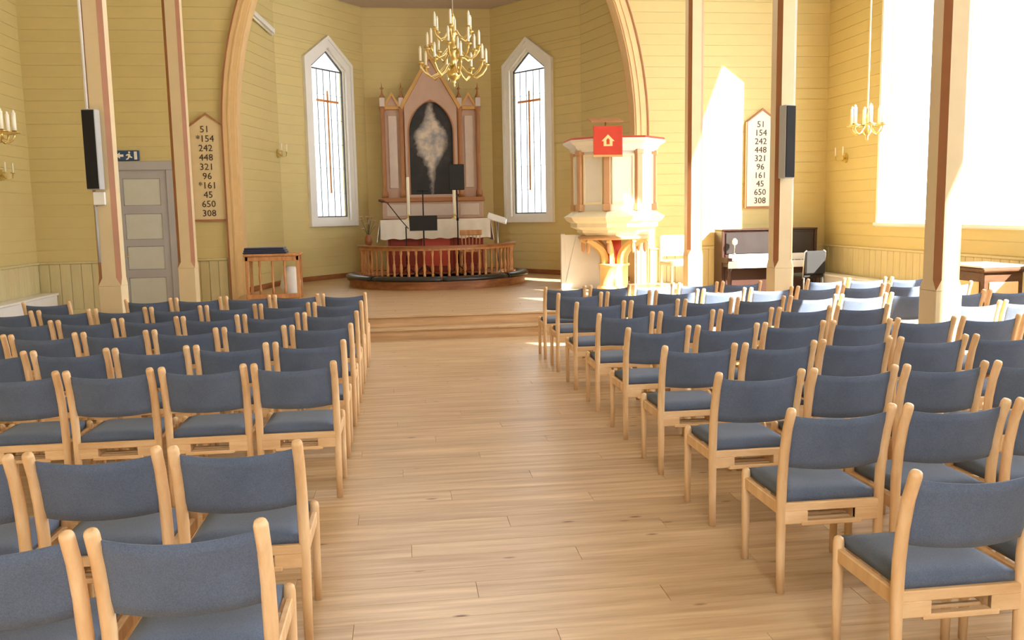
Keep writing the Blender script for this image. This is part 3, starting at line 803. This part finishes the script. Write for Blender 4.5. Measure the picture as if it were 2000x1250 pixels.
# ------------------------------------------------------------------ altarpiece
ap = thing('altarpiece', 'gothic altarpiece with pinnacles around a dark arched painting', 'altarpiece', (XC, 20.55, PZ))
Z = lambda z: z-PZ
obj('base', MB().box(-1.12, 1.12, -0.18, 0.30, 0, Z(1.60)), 'mauve', ap)
obj('predella', MB().cbox(-1.16, 1.16, -0.22, 0.30, Z(1.60), Z(1.98), 0.01), 'mauve', ap)
for x0, x1 in ((-1.06, -0.62), (-0.52, 0.52), (0.62, 1.06)): obj('predella_panel', MB().cbox(x0, x1, -0.235, -0.22, Z(1.66), Z(1.93), 0.008), 'mauve_light', ap)
obj('ledge', MB().cbox(-1.2, 1.2, -0.26, 0.30, Z(1.98), Z(2.08), 0.015), 'altar_brown', ap)
obj('back_panel', MB().prism([(-1.13, Z(2.08)), (1.13, Z(2.08)), (1.13, Z(4.16)), (-1.13, Z(4.16))], 0.0, 0.2), 'mauve', ap)
# central gable with a pointed opening
def pic_arch(hw, zs, za, n=10):
    R = (hw*hw+(za-zs)**2)/(2*hw); pts = []
    for i in range(n+1):
        z = zs+(za-zs)*i/n; pts.append((hw-(R-math.sqrt(max(0, R*R-(z-zs)**2))), z))
    return pts
ar = [(0.53, 2.14)]+pic_arch(0.53, 3.55, 4.30); outl = [(0.60, 2.08)]+[(0.60 if z < 4.14 else 0.60, z) for x, z in ar[1:]]
front = MB()
for s in (-1, 1):
    pa = [(s*x, Z(z)) for x, z in ar]
    pb = [(s*0.60, Z(2.08))]+[(s*0.60, Z(min(z, 4.139))) for x, z in ar[1:-1]]+[(s*0.60, Z(4.14))]
    front.strip(pa, pb, -0.12, 0.0)
for s in (-1, 1): front.prism([(s*0.60, Z(4.14)), (0, Z(4.30)), (0, Z(5.18))], -0.12, 0.0)
front.box(-0.6, 0.6, -0.12, 0, Z(2.08), Z(2.15))
obj('gable_panel', front, 'mauve', ap)
for s in (-1, 1):
    pa = [(s*0.64, Z(4.08)), (0, Z(5.19))]; pb = [(s*0.70, Z(4.14)), (0, Z(5.31))]
    obj('gable_moulding', MB().strip(pa, pb, -0.17, -0.02), 'gilt', ap)
obj('gable_cross', MB().box(-0.02, 0.02, -0.1, -0.06, Z(5.30), Z(5.62)).box(-0.10, 0.10, -0.1, -0.06, Z(5.46), Z(5.50)), 'gilt', ap)
inn = [(x-0.03, z) for x, z in ar]; inn[-1] = (0, 4.25); inn = [(max(0, x), z) for x, z in inn]
for s in (-1, 1):
    obj('picture_moulding', MB().strip([(s*x, Z(z)) for x, z in ar], [(s*x, Z(z)) for x, z in inn], -0.14, -0.02), 'altar_brown', ap)
poly = [(0.53, 2.14)]+pic_arch(0.53, 3.55, 4.30); poly = [(x, z-2.14) for x, z in poly]+[(-x, z-2.14) for x, z in poly[::-1][1:]]
obj('painting', MB().prism(poly, -0.025, -0.01), 'altar_picture', ap, (0, 0, Z(2.14)))
for s in (-1, 1):
    for x, r in ((1.09, 0.045), (0.66, 0.055)):
        obj('colonnette', MB().lathe([(r+0.03, Z(2.08)), (r+0.03, Z(2.20)), (r, Z(2.26)), (r, Z(4.02)), (r+0.02, Z(4.05)), (r+0.035, Z(4.14))], 14, s*x, -0.06), 'altar_brown', ap)
        pn = obj('pinnacle', MB().cbox(s*x-0.06, s*x+0.06, -0.14, 0.02, Z(4.14), Z(4.34), 0.008), 'mauve_light', ap)
        obj('finial', MB().lathe([(0.07, Z(4.34)), (0.03, Z(4.42)), (0.012, Z(4.52)), (0.05, Z(4.55)), (0.012, Z(4.58)), (0.0, Z(4.70))], 8, s*x, -0.06), 'altar_brown', pn)
    obj('side_panel', MB().cbox(s*0.875-0.10, s*0.875+0.10, -0.03, 0.0, Z(2.30), Z(3.95), 0.01), 'mauve_light', ap)
    obj('side_cornice', MB().cbox(min(s*0.6, s*1.15), max(s*0.6, s*1.15), -0.10, 0.0, Z(4.08), Z(4.16), 0.01), 'gilt', ap)
    c0 = s*0.875
    for q in (-1, 1):
        obj('side_gable', MB().strip([(c0+q*0.15, Z(4.12)), (c0, Z(4.38))], [(c0+q*0.20, Z(4.14)), (c0, Z(4.47))], -0.12, -0.02), 'gilt', ap)
    obj('side_gable_panel', MB().prism([(c0-0.15, Z(4.12)), (c0+0.15, Z(4.12)), (c0, Z(4.38))], -0.08, -0.02), 'mauve', ap)

# ------------------------------------------------------------------ stands, microphone, lectern around the altar
def tripod(t, h, mat='dark_metal', spread=0.28):
    for k in range(3):
        a = PI/2+2*PI*k/3; obj('foot', MB().tube([(0, 0, 0.22), (spread*math.cos(a), spread*math.sin(a), 0.01)], 0.010, 6), mat, t)
    obj('pole', MB().tube([(0, 0, 0.10), (0, 0, h)], 0.013, 8), mat, t)
YS = 17.25
ms = thing('music_stand', 'low black music stand with a wide desk in front of the altar', 'music stand', (0.44, YS, AZ)); tripod(ms, 1.0)
def desk(t, w, h, z, tilt):
    c, s = math.cos(tilt), math.sin(tilt)
    q = [(-w, 0), (w, 0), (w*1.02, h), (-w*1.02, h)]
    V = [(x, s*v_-0.03, z+c*v_) for x, v_ in q]+[(x, s*v_-0.02, z+c*v_) for x, v_ in q]
    obj('desk', MB().add(V, [(0,1,2,3), (7,6,5,4), (0,4,5,1), (1,5,6,2), (2,6,7,3), (3,7,4,0)]), 'black', t)
    obj('lip', MB().box(-w, w, -0.07, -0.02, z-0.012, z), 'black', t)
desk(ms, 0.27, 0.29, 0.93, 0.25)
ms2 = thing('panel_stand', 'black panel on a tall thin pole in front of the painting', 'stand', (1.12, YS+0.1, AZ)); tripod(ms2, 1.80)
obj('panel', MB().cbox(-0.15, 0.15, -0.05, -0.02, 1.70, 2.20, 0.01), 'black', ms2)
obj('clamp', MB().tube([(0, 0, 1.10), (0, 0, 1.16)], 0.024, 8), 'dark_metal', ms2)
ms3 = thing('stand_pole', 'thin black upright stand pole behind the low music stand', 'stand', (0.46, YS+0.55, AZ)); tripod(ms3, 1.72)
obj('crossbar', MB().tube([(-0.12, 0, 1.70), (0.12, 0, 1.70)], 0.01, 6), 'dark_metal', ms3)
mic = thing('microphone_stand', 'boom microphone stand leaning out beside the low music stand', 'microphone', (0.10, YS+0.05, AZ)); tripod(mic, 1.0)
obj('boom', MB().tube([(0.05, 0, 0.96), (-0.10, 0, 1.14), (-0.34, 0, 1.46)], 0.009, 8), 'dark_metal', mic)
obj('microphone', MB().tube([(-0.32, 0, 1.455), (-0.40, 0, 1.50), (-0.42, 0, 1.505), (-0.50, 0, 1.52), (-0.52, 0, 1.52)], [0.012, 0.014, 0.026, 0.028, 0.008], 10), 'dark_wood', mic)
le = thing('book_stand', 'slim stand holding an open white book at the end of the altar', 'book stand', (1.98, 17.95, AZ))
obj('base', MB().lathe([(0.20, 0), (0.20, 0.02), (0.03, 0.05)], 18), 'steel', le)
obj('pole', MB().tube([(0, 0, 0.04), (0, 0, 1.10)], 0.018, 8), 'steel', le)
obj('desk', MB().add([(-0.24, -0.20, 1.14), (0.16, -0.20, 1.02), (0.22, 0.18, 1.10), (-0.18, 0.18, 1.22), (-0.24, -0.20, 1.12), (0.16, -0.20, 1.00), (0.22, 0.18, 1.08), (-0.18, 0.18, 1.20)], [(0,1,2,3), (7,6,5,4), (0,4,5,1), (1,5,6,2), (2,6,7,3), (3,7,4,0)]), 'steel', le)
obj('open_book', MB().add([(-0.22, -0.18, 1.165), (0.14, -0.18, 1.05), (0.20, 0.16, 1.13), (-0.16, 0.16, 1.25), (-0.22, -0.18, 1.14), (0.14, -0.18, 1.025), (0.20, 0.16, 1.105), (-0.16, 0.16, 1.225)], [(0,1,2,3), (7,6,5,4), (0,4,5,1), (1,5,6,2), (2,6,7,3), (3,7,4,0)]), 'paper', le)
wc = thing('spindle_chair', 'light wooden spindle-back chair inside the altar rail', 'chair', (1.42, 18.15, AZ+0.002), PI)
for x in (-0.2, 0.2):
    for y_ in (-0.18, 0.2): obj('leg', MB().tube([(x*1.05, y_*1.05, 0), (x*0.9, y_*0.9, 0.44)], [0.014, 0.02], 8), 'turned_wood', wc)
obj('seat', MB().cbox(-0.22, 0.22, -0.21, 0.23, 0.44, 0.475, 0.012), 'turned_wood', wc)
for i in range(6): obj('spindle', MB().tube([(-0.17+0.068*i, 0.2, 0.47), (-0.19+0.076*i, 0.25, 0.80)], 0.010, 8), 'turned_wood', wc)
obj('top_rail', MB().cbox(-0.23, 0.23, 0.235, 0.265, 0.79, 0.90, 0.012), 'turned_wood', wc)
fl = thing('flower_vase', 'vase of pale pink flowers standing at the end of the altar rail', 'flowers', (-0.66, 17.99, AZ+0.0))
obj('pedestal', MB().lathe([(0.15, 0), (0.15, 0.03), (0.05, 0.06), (0.04, 0.55), (0.14, 0.60), (0.14, 0.62)], 14), 'podium_wood', fl)
obj('vase', MB().lathe([(0.05, 0.62), (0.08, 0.70), (0.07, 0.78), (0.045, 0.82), (0.055, 0.85)], 14), 'podium_wood', fl)
rnd = random.Random(3)
for i in range(11):
    a = rnd.uniform(0, 2*PI); r = rnd.uniform(0.03, 0.18); z = rnd.uniform(0.95, 1.24)
    st = obj('stem', MB().tube([(0, 0, 0.8), (r*0.5*math.cos(a), r*0.5*math.sin(a), z*0.5+0.42), (r*math.cos(a), r*math.sin(a), z)], 0.004, 5), 'leaf', fl)
    pm = MB()
    for k in range(6):
        b = 2*PI*k/6; c, s_ = math.cos(b), math.sin(b); X, Y_ = r*math.cos(a), r*math.sin(a)
        pm.add([(X, Y_, z-0.005), (X+0.03*c-0.014*s_, Y_+0.03*s_+0.014*c, z+0.018), (X+0.046*c, Y_+0.046*s_, z+0.012), (X+0.03*c+0.014*s_, Y_+0.03*s_-0.014*c, z+0.018)], [(0, 1, 2, 3)])
    obj('bloom', pm, 'petal', st)

# ------------------------------------------------------------------ pulpit
PX_, PY_ = 3.74, 15.15
pu = thing('pulpit', 'white octagonal pulpit with tan pilasters and red rim on a carved pedestal', 'pulpit', (PX_, PY_, PZ))
def octo(r, k0=PI/8): return [(r*math.cos(k0+k*PI/4), r*math.sin(k0+k*PI/4)) for k in range(8)]
def oct_lathe(prof, mat, nm, par=pu):
    mb = MB()
    for (r0, z0), (r1, z1) in zip(prof[:-1], prof[1:]):
        A, B = octo(r0), octo(r1)
        for k in range(8):
            j = (k+1) % 8; mb.add([(*A[k], z0), (*A[j], z0), (*B[j], z1), (*B[k], z1)], [(0, 1, 2, 3)])
    A = octo(prof[0][0]); B = octo(prof[-1][0])
    mb.add([(*p, prof[0][1]) for p in A], [tuple(range(8))[::-1]]); mb.add([(*p, prof[-1][1]) for p in B], [tuple(range(8))])
    return obj(nm, mb, mat, par)
oct_lathe([(0.70, Z(1.62)), (0.70, Z(2.74))], 'white_paint', 'body')
oct_lathe([(0.74, Z(2.70)), (0.78, Z(2.76)), (0.80, Z(2.80)), (0.90, Z(2.86)), (0.90, Z(2.90))], 'white_paint', 'cornice')
oct_lathe([(0.90, Z(2.90)), (0.88, Z(2.935)), (0.70, Z(2.94))], 'red_paint', 'rim')
oct_lathe([(0.56, Z(1.26)), (0.66, Z(1.33)), (0.66, Z(1.37)), (0.78, Z(1.42)), (0.78, Z(1.49)), (0.85, Z(1.53)), (0.90, Z(1.60)), (0.84, Z(1.63)), (0.76, Z(1.68)), (0.72, Z(1.70))], 'cream', 'lower_cornice')
obj('foot_moulding', MB().lathe([(0.60, Z(1.20)), (0.64, Z(1.24)), (0.58, Z(1.27))], 24), 'pulpit_tan', pu)
ap_r = 0.70*math.cos(PI/8)
for k in range(8):
    a = PI/8+k*PI/4; vx, vy = 0.70*math.cos(a), 0.70*math.sin(a)
    pl = obj('pilaster', MB().cbox(-0.055, 0.055, -0.05, 0.05, Z(1.70), Z(2.72), 0.008), 'pulpit_tan', pu, (vx, vy, 0), a+PI/2)
    obj('capital', MB().cbox(-0.07, 0.07, -0.065, 0.065, Z(2.64), Z(2.72), 0.008), 'pulpit_tan', pl)
    obj('pilaster_base', MB().cbox(-0.07, 0.07, -0.065, 0.065, Z(1.70), Z(1.82), 0.008), 'pulpit_tan', pl)
    a2 = k*PI/4
    pn = obj('panel', MB().cbox(-0.17, 0.17, -0.02, 0.0, Z(1.84), Z(2.62), 0.012), 'white_paint', pu, (ap_r*math.cos(a2), ap_r*math.sin(a2), 0), a2+PI/2)
    fr = MB(); q0 = [(-0.19, Z(1.81)), (0.19, Z(1.81)), (0.19, Z(2.65)), (-0.19, Z(2.65))]; q1 = [(-0.16, Z(1.85)), (0.16, Z(1.85)), (0.16, Z(2.61)), (-0.16, Z(2.61))]
    obj('panel_moulding', fr.strip(q0+[q0[0]], q1+[q1[0]], -0.035, 0.0), 'cream', pn)
obj('pedestal', MB().lathe([(0.30, 0), (0.30, 0.06), (0.25, 0.09), (0.25, 0.42), (0.28, 0.44), (0.28, 0.47)], 24), 'pulpit_yellow', pu)
obj('pedestal_core', MB().lathe([(0.14, 0.47), (0.13, 0.90)], 16), 'red_paint', pu)
for k in range(8):
    a = PI/8+k*PI/4
    inner = [(0.13+0.44*(i/10)**2.2, 0.46+0.46*(i/10)**0.75) for i in range(11)]
    outer = [(0.24+0.36*(i/10)**2.6, 0.46+0.40*(i/10)**0.8) for i in range(11)]
    obj('bracket', MB().strip(inner, outer, -0.035, 0.035), 'pulpit_yellow', pu, (0, 0, 0), a)
    obj('pendant', MB().lathe([(0.0, 0.66), (0.03, 0.70), (0.04, 0.78), (0.03, 0.86), (0.045, 0.92)], 10, 0.55, 0), 'pulpit_tan', pu, (0, 0, 0), a)
br = thing('bookrest', 'small brown bookrest standing on the red rim of the pulpit', 'bookrest', (3.46, 14.55, PZ+2.642))
obj('post', MB().tube([(0, 0, 0.0), (0, 0, 0.24)], 0.015, 8), 'altar_brown', br)
obj('desk', MB().add([(-0.27, -0.10, 0.22), (0.27, -0.10, 0.22), (0.27, 0.22, 0.30), (-0.27, 0.22, 0.30), (-0.27, -0.10, 0.24), (0.27, -0.10, 0.24), (0.27, 0.22, 0.32), (-0.27, 0.22, 0.32)], [(3,2,1,0), (4,5,6,7), (0,1,5,4), (1,2,6,5), (2,3,7,6), (3,0,4,7)]), 'altar_brown', br)
pc = thing('pulpit_cloth', 'red hanging cloth with a yellow emblem on the pulpit front', 'cloth', (3.44, 14.31, 2.62))
mb = MB(); n = 8
for i in range(n):
    pass
mb.cbox(-0.245, 0.245, -0.008, 0.006, 0.0, 0.46, 0.004)
obj('panel', mb, 'red_cloth', pc)
obj('fringe', MB().box(-0.245, 0.245, -0.008, 0.004, -0.035, 0.0), 'gilt', pc)
obj('top_fold', MB().box(-0.235, 0.235, -0.006, 0.10, 0.455, 0.468), 'red_cloth', pc)
em = obj('emblem', MB().prism([(-0.075, 0.14), (0.075, 0.14), (0.075, 0.22), (0.11, 0.22), (0, 0.33), (-0.11, 0.22), (-0.075, 0.22)], -0.013, -0.006), 'pulpit_yellow', pc)
obj('emblem_mark', MB().prism([(-0.025, 0.17), (0.025, 0.17), (0.025, 0.24), (0, 0.27), (-0.025, 0.24)], -0.017, -0.012), 'red_cloth', em)
SX, SY = 2.98-PX_, 15.62-PY_
obj('stair_side', MB().prism([(SX-0.10, 0), (SX+1.0, 0), (SX+1.0, 0.98), (SX-0.10, 0.98)], SY-0.05, SY-0.02), 'white_paint', pu)
obj('stair_newel', MB().cbox(SX-0.12, SX-0.04, SY-0.08, SY+0.0, 0, 1.0, 0.01), 'white_paint', pu)
obj('stair_moulding', MB().strip([(SX-0.06, 0.02), (SX+0.16, 0.95)], [(SX-0.02, 0.02), (SX+0.20, 0.95)], SY-0.075, SY-0.05), 'white_paint', pu)
for i in range(5): obj('stair_tread', MB().cbox(SX+0.20*i, SX+0.24+0.20*i, SY, SY+0.42, 0.20*(i+1)-0.03, 0.20*(i+1), 0.006), 'pulpit_tan', pu)

# ------------------------------------------------------------------ chair beside pulpit, spindle table, piano
gc = thing('clergy_chair', 'grey padded armchair standing in the sun beside the pulpit', 'chair', (4.95, 15.2, PZ), 0.15)
for x in (-0.24, 0.24):
    for y_ in (-0.2, 0.22): obj('leg', MB().cbox(x-0.02, x+0.02, y_-0.02, y_+0.02, 0, 0.42, 0.005), 'cream', gc)
obj('seat', MB().cbox(-0.27, 0.27, -0.24, 0.26, 0.40, 0.50, 0.03), 'cream', gc)
obj('backrest', MB().cbox(-0.25, 0.25, 0.20, 0.27, 0.56, 0.94, 0.03), 'grey_fabric', gc)
for x in (-0.24, 0.24): obj('back_post', MB().cbox(x-0.018, x+0.018, 0.22, 0.25, 0.42, 0.92, 0.005), 'cream', gc)
tb = thing('spindle_table', 'narrow wooden table with spindle front standing beside the chancel arch', 'table', (-2.18, 15.35, PZ))
obj('top', MB().cbox(-0.47, 0.47, -0.26, 0.26, 0.74, 0.78, 0.008), 'turned_wood', tb)
for x in (-0.42, 0.42):
    for y_ in (-0.21, 0.21): obj('leg', MB().cbox(x-0.025, x+0.025, y_-0.025, y_+0.025, 0, 0.74, 0.006), 'turned_wood', tb)
obj('bottom_rail', MB().cbox(-0.45, 0.45, -0.24, -0.18, 0.02, 0.10, 0.006), 'turned_wood', tb)
obj('top_rail', MB().cbox(-0.45, 0.45, -0.235, -0.185, 0.66, 0.74, 0.006), 'turned_wood', tb)
for x in (-0.21, 0.0, 0.20): obj('spindle', MB().lathe([(0.022, 0.10), (0.022, 0.18), (0.014, 0.22), (0.024, 0.38), (0.014, 0.55), (0.022, 0.58), (0.022, 0.66)], 8, x, -0.21), 'turned_wood', tb)
wb = thing('white_sack', 'crumpled white bag lying inside the spindle table', 'bag', (-1.93, 15.42, PZ))
mb = MB(); V = []; Fc = []
rnd = random.Random(5)
for j in range(7):
    for i in range(12):
        a = 2*PI*i/12; f = j/6; r = (0.05+0.12*math.sin(PI*(0.1+0.8*f)))*(1+rnd.uniform(-0.15, 0.15)); V.append((r*math.cos(a), r*0.8*math.sin(a), 0.02+0.52*f))
for j in range(6):
    for i in range(12): Fc.append((j*12+i, j*12+(i+1) % 12, (j+1)*12+(i+1) % 12, (j+1)*12+i))
Fc.append(tuple(range(12))[::-1]); Fc.append(tuple(range(72, 84)))
mb.add(V, Fc, 0, True); obj('sack', mb, 'linen', wb)
obj('tie', MB().lathe([(0.075, 0.46), (0.085, 0.475), (0.075, 0.49)], 12), 'linen', wb)
nc = thing('folded_cloth', 'dark navy folded cloth lying on the spindle table', 'cloth', (-2.30, 15.33, PZ+0.78))
mb = MB()
for k in range(3): obj('fold', MB().cbox(-0.36+0.01*k, 0.36-0.02*k, -0.20+0.01*k, 0.18, 0.035*k, 0.035*k+0.036, 0.015), 'navy_fabric', nc)

pn = thing('upright_piano', 'dark brown upright piano against the wall behind the column', 'piano', (6.97, 15.98, 0))
PWD = 0.95
obj('case', MB().cbox(-PWD+0.04, PWD-0.04, -0.05, 0.32, 0.0, 1.28, 0.01), 'piano_brown', pn)
obj('lid', MB().cbox(-PWD, PWD, -0.10, 0.34, 1.28, 1.31, 0.008), 'piano_brown', pn)
for s in (-1, 1): obj('side', MB().cbox(s*PWD-(0.05 if s > 0 else 0), s*PWD+(0.05 if s < 0 else 0), -0.08, 0.33, 0, 1.28, 0.008), 'piano_brown', pn)
obj('front_panel', MB().cbox(-PWD+0.08, PWD-0.08, -0.075, -0.05, 0.84, 1.24, 0.008), 'piano_dark', pn)
obj('lower_panel', MB().cbox(-PWD+0.08, PWD-0.08, -0.07, -0.05, 0.10, 0.58, 0.008), 'piano_brown', pn)
obj('key_bed', MB().cbox(-PWD+0.02, PWD-0.02, -0.36, -0.05, 0.60, 0.68, 0.008), 'piano_dark', pn)
obj('key_slip', MB().cbox(-PWD+0.02, PWD-0.02, -0.375, -0.35, 0.585, 0.715, 0.005), 'ivory', pn)
for s in (-1, 1): obj('cheek', MB().cbox(s*(PWD-0.05)-0.05, s*(PWD-0.05)+0.05, -0.37, -0.06, 0.68, 0.78, 0.01), 'piano_brown', pn)
kb = obj('keyboard', MB().cbox(-PWD+0.11, PWD-0.11, -0.34, -0.19, 0.68, 0.705, 0.003), 'ivory', pn)
bk = MB(); nk = 50; st = (2*PWD-0.22)/nk
for i in range(nk-1):
    if i % 7 in (2, 6): continue
    x = -PWD+0.11+st*(i+1); bk.box(x-0.008, x+0.008, -0.27, -0.19, 0.704, 0.718)
tag(obj('black_keys', bk, 'black', kb), kind='stuff')
obj('fallboard', MB().cbox(-PWD+0.10, PWD-0.10, -0.19, -0.17, 0.69, 0.84, 0.004), 'ivory', pn)
for s in (-1, 1): obj('leg', MB().lathe([(0.04, 0), (0.03, 0.08), (0.045, 0.4), (0.03, 0.5), (0.05, 0.59)], 10, s*(PWD-0.07), -0.31), 'piano_brown', pn)
lp = thing('piano_lamp', 'small white lamp clipped to the dark piano front', 'lamp', (6.22, 15.80, 0.845))
obj('stem', MB().tube([(0, 0, 0), (0, -0.03, 0.10), (0, -0.03, 0.18)], 0.008, 8), 'steel', lp)
obj('foot', MB().lathe([(0.035, 0.0), (0.035, 0.012), (0.01, 0.02)], 12), 'steel', lp)
obj('shade', MB().lathe([(0.02, 0.17), (0.05, 0.20), (0.05, 0.25), (0.02, 0.29), (0.0, 0.295)], 14, 0, -0.03), 'white_paint', lp)
pcb = thing('piano_chair', 'black padded chair standing in front of the piano by the window wall', 'chair', (7.35, 14.9, 0), 0.2)
for x in (-0.2, 0.2):
    for y_ in (-0.02, 0.38): obj('leg', MB().tube([(x, y_, 0), (x, y_, 0.44)], 0.014, 8), 'steel', pcb)
obj('seat', MB().cbox(-0.23, 0.23, -0.04, 0.42, 0.43, 0.50, 0.025), 'black', pcb)
obj('backrest', MB().cbox(-0.22, 0.22, -0.09, -0.03, 0.50, 0.92, 0.025), 'black', pcb)
for x in (-0.2, 0.2): obj('back_tube', MB().tube([(x*1.12, -0.02, 0.42), (x*1.12, -0.06, 0.90), (x*0.9, -0.06, 0.93)], 0.012, 8), 'steel', pcb)
cb = thing('small_cabinet', 'small wooden cabinet with dark frame and white cloth on top by the windows', 'cabinet', (7.52, 10.45, 0))
obj('body', MB().cbox(-0.27, 0.27, -0.36, 0.36, 0.06, 0.84, 0.01), 'dark_wood', cb)
obj('front_panel', MB().cbox(-0.20, 0.20, -0.375, -0.36, 0.14, 0.72, 0.008), 'trim_tan', cb)
obj('side_panel', MB().cbox(-0.285, -0.27, -0.28, 0.28, 0.14, 0.72, 0.006), 'trim_tan', cb)
obj('top', MB().cbox(-0.33, 0.31, -0.42, 0.42, 0.84, 0.90, 0.02), 'dark_wood', cb)
for x in (-0.24, 0.24):
    for y_ in (-0.33, 0.33): obj('foot', MB().cbox(x-0.03, x+0.03, y_-0.03, y_+0.03, 0, 0.06, 0.005), 'dark_wood', cb)
cc = obj('cabinet_cloth', MB().cbox(-0.34, 0.30, -0.40, 0.40, 0.902, 0.93, 0.01), 'linen', None, (7.52, 10.45, 0)); tag(cc, 'flat white cloth lying on the small wooden cabinet by the windows', 'cloth')

# ------------------------------------------------------------------ chandeliers, sconces, lamp batten
def arm_set(root, n, R, z0, ph, cr, chh, rt, sag=0.06):
    arm_me = MB().tube([(0.03, 0, z0+0.02), (R*0.22, 0, z0+0.035), (R*0.45, 0, z0-sag*0.6), (R*0.68, 0, z0-sag), (R*0.88, 0, z0-sag*0.55), (R*0.99, 0, z0), (R, 0, z0+0.035)], rt, 8).mesh('arm')
    pan_me = MB().lathe([(0.0, z0+0.03), (cr*2.6, z0+0.045), (cr*2.9, z0+0.055), (cr*1.2, z0+0.052), (cr*1.2, z0+0.075)], 12, R, 0).mesh('drip_pan')
    can_me = MB().lathe([(cr, z0+0.06), (cr, z0+0.06+chh*0.85), (cr*0.55, z0+0.06+chh*0.88), (cr*0.7, z0+0.06+chh*0.94), (0.0, z0+0.06+chh)], 10, R, 0).mesh('candle')
    for me, k in ((arm_me, 'brass'), (pan_me, 'brass'), (can_me, 'wax')): me.materials.append(M[k])
    for i in range(n):
        a = ph+2*PI*i/n
        o = obj('arm', arm_me, 'brass', root, (0, 0, 0), a)
        obj('drip_pan', pan_me, 'brass', o); obj('candle', can_me, 'wax', o)
ch = thing('brass_chandelier', 'large three-tier brass chandelier with white candles above the aisle', 'chandelier', (0.775, 12.0, 3.40))
obj('body', MB().lathe([(0.0, -0.02), (0.018, 0.0), (0.012, 0.03), (0.03, 0.05), (0.02, 0.07), (0.07, 0.10), (0.095, 0.15), (0.07, 0.20), (0.03, 0.23), (0.025, 0.27), (0.05, 0.31), (0.03, 0.36), (0.02, 0.42), (0.045, 0.47), (0.05, 0.51), (0.025, 0.55), (0.02, 0.62), (0.04, 0.67), (0.042, 0.70), (0.02, 0.74), (0.015, 0.86), (0.03, 0.90), (0.012, 0.94)], 18), 'brass', ch)
obj('rod', MB().tube([(0, 0, 0.93), (0, 0, ZC-3.40)], 0.010, 8), 'steel', ch)
arm_set(ch, 8, 0.45, 0.24, 0.15, 0.017, 0.21, 0.014, 0.13)
arm_set(ch, 8, 0.35, 0.45, 0.15+PI/8, 0.016, 0.21, 0.013, 0.10)
arm_set(ch, 6, 0.26, 0.68, 0.35, 0.016, 0.21, 0.012, 0.08)
def small_chandelier(x, y, z, label):
    c = thing('small_chandelier', label, 'chandelier', (x, y, z))
    obj('body', MB().lathe([(0.0, 0.0), (0.02, 0.02), (0.015, 0.06), (0.06, 0.12), (0.06, 0.17), (0.02, 0.22), (0.03, 0.30), (0.012, 0.44)], 14), 'brass', c)
    obj('rod', MB().tube([(0, 0, 0.43), (0, 0, ZC-z)], 0.012, 8), 'cream', c)
    arm_set(c, 6, 0.21, 0.16, 0.2, 0.027, 0.27, 0.012, 0.07)
small_chandelier(6.47, 11.6, 2.60, 'small hanging candle chandelier in front of the big bright windows')
small_chandelier(-4.90, 11.6, 2.58, 'small hanging candle chandelier on the grey door side, over the chairs')
def sconce(loc, rz, label):
    s = thing('wall_sconce', label, 'wall lamp', loc, rz, 'brass wall sconces')
    obj('backplate', MB().prism([(0.06*math.cos(k*PI/8), 0.09*math.sin(k*PI/8)) for k in range(16)], -0.02, 0.0), 'brass', s)
    for q in (-1, 1):
        am = obj('arm', MB().tube([(0, -0.02, 0), (q*0.05, -0.10, -0.06), (q*0.12, -0.14, -0.05), (q*0.14, -0.14, 0.03)], 0.009, 8), 'brass', s)
        obj('drip_pan', MB().lathe([(0.0, 0.025), (0.035, 0.035), (0.038, 0.045), (0.0, 0.046)], 12, q*0.14, -0.14), 'brass', am)
        obj('candle', MB().lathe([(0.014, 0.045), (0.014, 0.19), (0.0, 0.21)], 10, q*0.14, -0.14), 'wax', am)
sconce((XR-0.018, 15.6, 2.60), -PI/2, 'two-armed brass wall sconce between the piano and the big bright window')
sconce((XL+0.018, 15.2, 2.45), PI/2, 'two-armed brass wall sconce above the white bench on the grey door side')
dl = (Vector(AL)-Vector(jl)).normalized(); al_ = math.atan2(dl.y, dl.x)
p = Vector(AL)-dl*0.14+Vector((dl.y, -dl.x))*0.018
sconce((p.x, p.y, 2.98), al_, 'two-armed brass wall sconce on the chancel wall beside the apse window')
p = Vector(jl)+dl*0.12+Vector((dl.y, -dl.x))*0.018
lb = thing('strip_light', 'white strip light mounted high on the chancel side wall', 'lamp', (p.x, p.y, 5.56), al_)
lb.rotation_euler = (0, 0.14, al_)
obj('housing', MB().cbox(0, 1.62, -0.10, 0.0, 0.0, 0.09, 0.008), 'white_paint', lb)
obj('tube', MB().tube([(0.03, -0.04, -0.025), (1.59, -0.04, -0.025)], 0.02, 8), 'wax', lb)
for x in (0.03, 1.59): obj('socket', MB().box(x-0.012, x+0.012, -0.06, -0.02, -0.045, 0.0), 'white_paint', lb)
